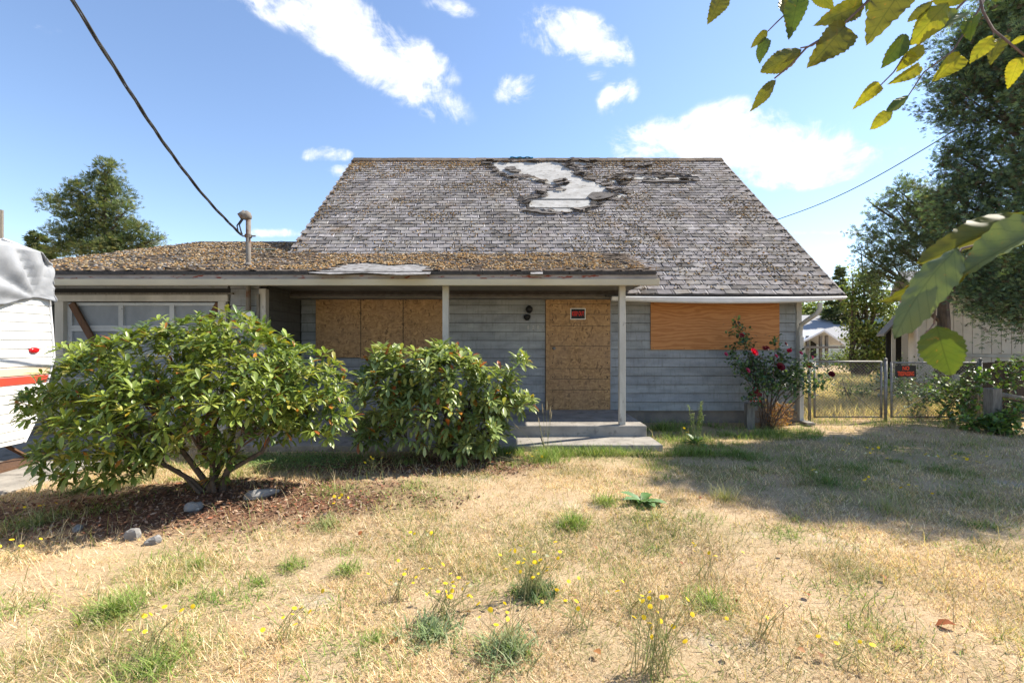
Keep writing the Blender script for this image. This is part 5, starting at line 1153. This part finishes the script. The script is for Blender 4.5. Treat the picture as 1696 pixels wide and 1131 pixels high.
# yellow-flowered weeds
YL = (.80, .55, .02)
M_STALK = mat('flower_stalk', (.22, .25, .09), (.30, .26, .12), scale=8, rough=.7)
def hawk(px, py, spread, h, n, label, white=0, group=None, dull=.0):
    x, y, z = gpt(px, py); root = empty('flowering_weed', (x, y, z), label, 'weed', group); st_ = MB(); fl = []; ds_ = []; bud = []
    for i in range(n):
        a = r.uniform(0, 6.28); l = r.uniform(0, spread); hh = h*r.uniform(.5, 1.1); e = np.array((x+math.cos(a)*l, y+math.sin(a)*l*.6, z+hh)); b0 = np.array((x+r.normal()*.05, y+r.normal()*.04, z))
        st_.tube([b0, b0*.5+e*.5+np.array((-math.cos(a)*l*.18, 0, hh*.04)), e], [.0022, .0018, .0012], 3)
        (fl if r.random() < .62 and i % 4 else bud).append(e)
    st_.build('stalk', M_STALK, root)
    fv = [(0, 0, .25)]+[(math.cos(q), math.sin(q), .1) for q in np.linspace(0, 6.283, 8)[:-1]]; ft = [(0, 1+i, 1+(i+1) % 7) for i in range(7)]
    sfac = 1+.15*max(0, y-3)
    for e in fl:
        c = np.array(YL)*r.uniform(.8, 1.15); me = npmesh('flower', *inst(np.array(fv, float), np.array(ft), np.array([e]), np.array([Euler((r.normal()*.5, r.normal()*.5, 0)).to_matrix()]), np.array([.0125*sfac*r.uniform(.8, 1.2)]))[:2], M_PETAL, np.tile(c, (8, 1)))
        link('flower', me, root)
    if bud:
        B_ = np.array(bud); V, T, Cc = inst(BV_, BT_, B_, frames(np.tile([1., 0, 0], (len(B_), 1))), np.tile([.005, .014, .018], (len(B_), 1)), np.tile([.30, .2, .09], (len(B_), 1))); link('seed_head', npmesh('seed_head', V, T, M_GRASS, Cc), root, kind='stuff')
    for i in range(white):
        e = np.array((x+r.uniform(-spread, spread), y+r.uniform(-.1, .1), z+h*r.uniform(.5, .9))); V, T, Cc = inst(BV3, BT3, np.tile(e, (90, 1)), frames(rdir(90)), np.tile([.0012, .02, .02], (90, 1)), np.tile([.75, .74, .7], (90, 1)))
        link('seed_clock', npmesh('seed_clock', V, T, M_GRASS, Cc), root)
for q in ((880, 990, .22, .30, 54, 'tall clump of yellow hawkweed stems above the dark leaf rosette', 2), (1085, 1120, .22, .36, 46, 'dense yellow hawkweed at the bottom right of centre', 0), (740, 1015, .30, .2, 36, 'yellow-flowered weed in the lower middle lawn', 2),
          (835, 1080, .2, .25, 16, 'sparse yellow hawkweed nearest the bottom middle', 1), (250, 1095, .2, .24, 24, 'thin yellow-flowered weed over the bottom left clump', 0), (560, 850, .15, .16, 10, 'yellow flowers at the edge of the mulch bed', 0),
          (1500, 830, .45, .22, 24, 'yellow flowers leaning out of the tree shade', 0), (1590, 770, .5, .14, 22, 'yellow flowers in the tree shade at the right edge', 2), (1350, 800, .35, .16, 14, 'yellow flowers inside the left part of the tree shade', 2),
          (1440, 760, .5, .16, 16, 'dandelions deep in the tree shade', 2), (620, 790, .25, .22, 12, 'yellow flowers against the shaded mulch', 0), (700, 900, .2, .12, 12, 'small yellow-flowered weed above the middle lawn', 1), (35, 930, .2, .14, 10, 'yellow flowers at the left edge of the lawn', 0),
          (70, 860, .2, .18, 9, 'yellow flowers beside the driveway edge', 0), (1400, 1100, .16, .12, 9, 'weed with a single yellow flower at the lower right', 2), (860, 770, .35, .16, 12, 'yellow flowers in front of the walkway', 0), (1130, 735, .2, .30, 5, 'lone yellow flower stem by the porch slab', 0), (1060, 1015, .2, .14, 12, 'thin flowering weed right of the rosette', 1), (660, 985, .25, .2, 20, 'wispy yellow-flowered stems left of the lower middle weed', 1),
          (960, 1040, .25, .22, 18, 'wispy stems between the rosette and the bottom hawkweed', 0), (1180, 960, .2, .22, 12, 'wispy stems above the right green tuft', 0), (480, 1060, .22, .2, 14, 'wispy yellow-flowered stems on the lower left lawn', 0), (1270, 1060, .22, .2, 12, 'wispy stems on the lower right lawn', 0)):
    hawk(*q)
# foxtail stems in front of the slab
fo = empty('foxtail_grass', gpt(905, 755), 'pale foxtail grass seed heads in front of the porch steps', 'grass'); mb = MB(); mb2 = MB(); b0 = np.array(gpt(905, 755))
for (tx, ty) in ((884, 660), (898, 668), (906, 663), (912, 672), (914, 680), (891, 690), (850, 700)):
    e = pix(tx, ty, b0[1]); s0 = e*.82+b0*.18; mb.tube([b0+r.normal(size=3)*.02, (b0+e)/2, e], .0022, 3); mb2.tube([s0, (s0+e)/2, e], [.004, .009, .002], 5)
mb.build('stalk', M_STALK, fo); mb2.build('seed_head', mat('foxtail', (.55, .45, .28), rough=.8), fo)
# stones round the bed
def stone(px, py, sx, sy, sz, rot, label, seed):
    rr = np.random.default_rng(seed); x, y, z = gpt(px, py); V = []; n = 10; m2 = 7
    for i in range(m2+1):
        for j in range(n):
            th = math.pi*i/m2; ph = 6.283*j/n; v = np.array((math.sin(th)*math.cos(ph), math.sin(th)*math.sin(ph), math.cos(th))); v = v*(1+.16*math.sin(v[0]*4+seed)+.1*math.sin(v[1]*7+seed)+rr.uniform(-.05, .05)); V.append(v*np.array((sx, sy, sz))*.78)
    mb = MB(); mb.add(V, [(i*n+j, i*n+(j+1) % n, (i+1)*n+(j+1) % n, (i+1)*n+j) for i in range(m2) for j in range(n)])
    o = link('stone', mb.mesh('stone', M_STONE, False), None, (x, y, z+sz*.4), label=label, cat='stone', group='stones edging the mulch bed'); o.rotation_euler = (0, -.1, rot)
stone(430, 832, .20, .085, .07, .45, 'long pale grey stone right of the rhododendron trunk', 3); stone(320, 852, .09, .07, .07, .2, 'angular grey stone at the foot of the rhododendron', 4)
stone(220, 893, .065, .05, .07, 0, 'small upright stone at the edge of the mulch', 5); stone(255, 897, .075, .05, .045, .5, 'small sunlit stone beside the upright one', 6); stone(128, 880, .05, .045, .04, 0, 'tiny stone nearest the driveway', 7)

# ------------------------------------------------------------------ overhanging alder branch, close to the camera
def blade_leaf(seed, n=22):
    """serrated ovate leaf, unit length along +x, with folded midrib, waves and side veins"""
    rr = np.random.default_rng(seed); V = []; T = []; rows_ = []
    cup = rr.uniform(.1, .5)*rr.choice((-1, 1)); tw_ = rr.uniform(-.8, .8); dr = rr.uniform(.1, .5)
    for i in range(n+1):
        t = i/n; hw = .40*math.sin(math.pi*t**.78)**.75*(1-.18*t) if 0 < t < 1 else 0
        edge = (.009+.014*rr.random())*(1 if i % 2 else -1) if 0 < t < 1 else 0
        row = []
        for j, s in enumerate((-1, -.5, 0, .5, 1)):
            w = hw*s+(edge*s if abs(s) == 1 else 0); vein = .012*(1 if i % 4 < 2 else -1)*abs(s)
            z = cup*abs(s)**1.3*hw*1.2+vein-dr*t*t+tw_*s*hw*t*.8+.03*math.sin(t*9+s*2+seed)*abs(s); row.append(len(V)); V.append((t+abs(s)*.03*(1-t), w, z))
        rows_.append(row)
    for i in range(n):
        for j in range(4): a, b, c, d = rows_[i][j], rows_[i+1][j], rows_[i+1][j+1], rows_[i][j+1]; T += [(a, b, c), (a, c, d)]
    return np.array(V), np.array(T)
def vein_mat(name, c1, c2, cv_, trans):
    m = bpy.data.materials.new(name); m.use_nodes = True; g = NT(m.node_tree); b = g.n['Principled BSDF']; o = g.n['Material Output']
    tcn = g.node('ShaderNodeTexCoord').outputs['Object']; s = g.node('ShaderNodeSeparateXYZ'); g.put(s.inputs[0], tcn)
    oi = g.node('ShaderNodeObjectInfo').outputs['Random']
    ay = g.math('ABSOLUTE', s.outputs[1]); col = g.mix(g.mr(g.noise(g.vm('ADD', tcn, (0, 0, 0)), 3.5, 5, .6), .35, .7), c1, c2)
    col = g.mix(g.mr(oi, 0, 1, 0, .55), col, c2)
    vx = g.math('SUBTRACT', s.outputs[0], g.math('MULTIPLY', ay, .75)); fr = g.math('ABSOLUTE', g.math('SUBTRACT', g.math('FRACT', g.math('MULTIPLY', vx, 7.5)), .5))
    vmask = g.math('MAXIMUM', g.mr(fr, .0, .07, 1, 0), g.mr(ay, .004, .018, 1, 0)); col = g.mix(g.math('MULTIPLY', vmask, .55), col, cv_)
    brn = g.mr(g.noise(tcn, 6, 4, .7), .64, .72, 0, .8); col = g.mix(brn, col, (.26, .12, .03))
    g.put(b.inputs['Base Color'], col); b.inputs['Roughness'].default_value = .5; b.inputs['Specular IOR Level'].default_value = .3
    tr = g.node('ShaderNodeBsdfTranslucent'); g.put(tr.inputs[0], g.mix(1., col, (1.8, 1.7, .5), 'MULTIPLY')); mx = g.node('ShaderNodeMixShader'); mx.inputs[0].default_value = trans
    g.l.new(b.outputs[0], mx.inputs[1]); g.l.new(tr.outputs[0], mx.inputs[2]); g.l.new(mx.outputs[0], o.inputs[0]); return m
M_AL1 = vein_mat('olive_leaf', (.075, .09, .02), (.12, .12, .03), (.04, .05, .014), .36)
M_AL2 = vein_mat('yellow_leaf', (.17, .20, .022), (.25, .23, .03), (.09, .10, .018), .42)
M_AL3 = vein_mat('green_leaf', (.055, .095, .018), (.075, .11, .02), (.03, .05, .012), .22)
M_AL4 = vein_mat('greygreen_leaf', (.08, .12, .06), (.115, .15, .07), (.05, .075, .04), .25)
M_TWIG = mat('twig', (.16, .10, .08), (.10, .07, .06), scale=40, rough=.7)
LM = {}
def aleaf(parent, bx_, by_, tx_, ty_, d, m_, seed, width=1., roll=0., dd=0.):
    """leaf with its stalk end at one point and its tip at another"""
    b = Vector(pix(bx_, by_, d)); t = Vector(pix(tx_, ty_, d+dd)); X = t-b; L = X.length; X.normalize(); view = (Vector((0, 0, CH))-b).normalized()
    Z = (view-X*view.dot(X)).normalized(); Z = Matrix.Rotation(roll, 3, X) @ Z; Y = Z.cross(X)
    width *= .82; key = (seed % 7, m_.name)
    if key not in LM: v_, t_ = blade_leaf(seed % 7+3); LM[key] = npmesh('leaf', v_, t_, m_, None, True)
    L *= .88; Mx = Matrix(((X.x*L, Y.x*L*width, Z.x*L, b.x), (X.y*L, Y.y*L*width, Z.y*L, b.y), (X.z*L, Y.z*L*width, Z.z*L, b.z), (0, 0, 0, 1)))
    return place('leaf', LM[key], Mx, parent)
br = empty('alder_branch', pix(1780, -60, 1.5), 'overhanging alder branch with serrated olive and yellow leaves at the top right', 'branch')
mb = MB()
def twig(pts, r0, r1, d0, d1):
    n = len(pts); P = [pix(x, y, d0+(d1-d0)*i/(n-1)) for i, (x, y) in enumerate(pts)]; mb.tube(P, list(np.linspace(r0, r1, n)), 6)
twig([(1470, -40), (1440, 0), (1400, 38), (1365, 62), (1335, 80), (1310, 108), (1283, 130)], .0042, .0022, 1.35, 1.3)
twig([(1365, 62), (1345, 76), (1326, 80)], .003, .002, 1.32, 1.3)
twig([(1330, -30), (1305, 20), (1288, 36), (1272, 52)], .003, .0018, 1.45, 1.45)
twig([(1650, -50), (1600, 0), (1570, 30), (1530, 68), (1500, 90), (1480, 120), (1455, 145)], .0045, .0018, 1.6, 1.5)
twig([(1545, 0), (1520, 40), (1505, 75), (1500, 95)], .003, .002, 1.55, 1.52)
twig([(1640, -20), (1622, 15), (1600, 50), (1578, 85), (1530, 120), (1505, 158)], .004, .0018, 1.6, 1.55)
twig([(1620, -20), (1628, 20), (1645, 50), (1670, 70), (1700, 95)], .004, .003, 1.5, 1.4)
twig([(1645, 50), (1645, 90)], .002, .001, 1.5, 1.5)
mb.build('twig', M_TWIG, br, smooth=True)
O_, Y_, Gn, Gg = M_AL1, M_AL2, M_AL3, M_AL4
for i, q in enumerate([(1195, -6, 1174, 42, 1.4, O_, .9), (1270, 50, 1243, 82, 1.45, O_, .7), (1268, 62, 1256, 96, 1.45, Gn, .8), (1298, 28, 1300, -18, 1.45, O_, .8), (1322, -2, 1309, 54, 1.4, Gn, .95), (1328, 82, 1262, 118, 1.3, O_, .8), (1285, 132, 1253, 186, 1.3, O_, .7),
                       (1400, 42, 1340, 116, 1.32, O_, .9), (1430, 6, 1352, 42, 1.35, O_, .65), (1345, -20, 1380, 18, 1.5, O_, .8), (1505, -30, 1432, 62, 1.3, O_, .95), (1445, -5, 1432, 18, 1.4, Gn, .8), (1545, 2, 1505, 36, 1.5, O_, .7), (1570, 5, 1522, 52, 1.5, Y_, .9), (1586, 22, 1535, 62, 1.55, Gg, .8),
                       (1500, 56, 1462, 118, 1.5, Gn, .8), (1530, 75, 1488, 112, 1.5, Y_, .85), (1525, 110, 1480, 138, 1.5, Y_, .6), (1458, 140, 1418, 174, 1.5, Y_, .75), (1505, 158, 1475, 182, 1.5, Gn, .6), (1478, 182, 1447, 205, 1.5, Y_, .85), (1590, 90, 1546, 138, 1.5, Y_, .85), (1612, 28, 1604, 66, 1.55, Gn, .8),
                       (1645, 60, 1612, 96, 1.45, Y_, .85), (1660, 62, 1640, 100, 1.5, O_, .8), (1690, 95, 1668, 146, 1.4, Y_, .85), (1700, 60, 1672, 76, 1.4, Y_, .8), (1610, -10, 1560, -5, 1.5, O_, .8), (1500, 88, 1522, 95, 1.5, Y_, .7), (1640, -15, 1700, -10, 1.4, Gn, .8)]):
    aleaf(br, *q[:4], q[4], q[5], i*3+1, width=q[6]*1.05, roll=random.uniform(-.5, .5), dd=random.uniform(-.03, .03))
b2 = empty('alder_twig', pix(1760, 340, .72), 'close drooping alder twig with large green leaves at the right edge', 'branch')
mb = MB(); twig([(1790, 350), (1720, 385), (1640, 400), (1592, 412), (1572, 450), (1550, 500), (1547, 536)], .0025, .0013, .8, .74)
twig([(1547, 536), (1540, 545), (1532, 552)], .0011, .0009, .74, .74); mb.build('twig', M_TWIG, b2, smooth=True)
aleaf(b2, 1551, 538, 1577, 640, .74, Gn, 3, width=1.05, roll=.1)
aleaf(b2, 1588, 410, 1448, 528, .74, Gg, 5, width=.62, roll=.7)
aleaf(b2, 1590, 420, 1490, 512, .78, O_, 6, width=.6, roll=-.6)
aleaf(b2, 1700, 352, 1535, 445, .78, O_, 2, width=.45, roll=-.4)
aleaf(b2, 1745, 370, 1562, 452, .74, Gg, 4, width=.65, roll=.6)
aleaf(b2, 1740, 378, 1640, 352, .8, Gn, 1, width=.5, roll=.8)
# ------------------------------------------------------------------ extra lawn cover: thin dry stalks, soft green patches, small weeds nobody could count
r = np.random.default_rng(111)
x, y = scatter(9500, 1.6, 8.8); k = fbm(x*1.4+9, y*1.4, 3) > .45; x, y = x[k], y[k]; P = np.stack((x, y, gh(x, y)), 1)
pal = np.array([(.40, .34, .18), (.52, .42, .26), (.24, .28, .10), (.32, .24, .14)])
V, T, Cc = blades(P, r.uniform(.08, .24, len(P)), r.uniform(.0022, .0035, len(P))*(1+P[:, 1]*.12), .55, pal[r.integers(0, 4, len(P))], r)
link('dry_stalks', npmesh('dry_stalks', V, T, M_GRASS, Cc), kind='stuff')
cx, cy = scatter(620, 1.8, 8.4); gm = greenmask(cx, cy); k = r.random(len(cx)) < .28+gm; cx, cy = cx[k], cy[k]; X, Y = [], []
for a, b in zip(cx, cy):
    n = int(r.integers(30, 170)); rad = r.uniform(.05, .22); X.append(a+r.normal(size=n)*rad); Y.append(b+r.normal(size=n)*rad*.8)
x, y = np.concatenate(X), np.concatenate(Y); k = ~onpath(x, y); x, y = x[k], y[k]; P = np.stack((x, y, gh(x, y)), 1)
V, T, Cc = blades(P, r.uniform(.03, .10, len(P)), r.uniform(.003, .007, len(P)), 1.2, GP[r.integers(0, 5, len(P))]*r.uniform(.7, 1.15, (len(P), 1)), r)
link('green_grass', npmesh('green_grass', V, T, M_GRASS, Cc), kind='stuff')

# green fringe in front of the walkway, along the foundation and under the gate
X, Y = [], []
for (n, x0, x1, y0, y1) in ((5200, -.6, 3.2, 6.2, 6.5), (2600, 2.25, 5.4, 7.9, 8.65), (1800, 5.6, 9.3, 8.3, 9.1), (1500, 2.2, 3.2, 6.6, 7.8), (1800, 3.6, 5.3, 7.2, 7.9)):
    x = r.uniform(x0, x1, n); y = r.uniform(y0, y1, n); k = fbm(x*2.3, y*2.3, 3) > .45; X.append(x[k]); Y.append(y[k])
x, y = np.concatenate(X), np.concatenate(Y); P = np.stack((x, y, gh(x, y)), 1)
V, T, Cc = blades(P, r.uniform(.05, .2, len(P)), r.uniform(.004, .008, len(P)), .9, GP[r.integers(0, 5, len(P))]*r.uniform(.7, 1.2, (len(P), 1)), r)
link('fringe_grass', npmesh('fringe_grass', V, T, M_GRASS, Cc), kind='stuff')
# screws round the boards
screw = MB().lathe([(.011, 0), (.011, .003), (.001, .004)], 0, 0, 6).mesh('screw', M_BLACK)
for (xa, xb, za, zb, ny_, dpt) in (((527), 593, 497, 588, 3, BD), (602, 663, 497, 588, 3, BD-.003), (672, 729, 497, 588, 3, BD), (915, 1006, 482, 672, 9, WY-.045)):
    for i in range(ny_):
        yy = za+(zb-za)*i/(ny_-1)
        for xx in (xa, xb): place('screw', screw, Matrix.Translation(((xx-848)/F*dpt, dpt-.001, yb(yy, dpt))) @ Matrix.Rotation(R(90), 4, 'X'), house)
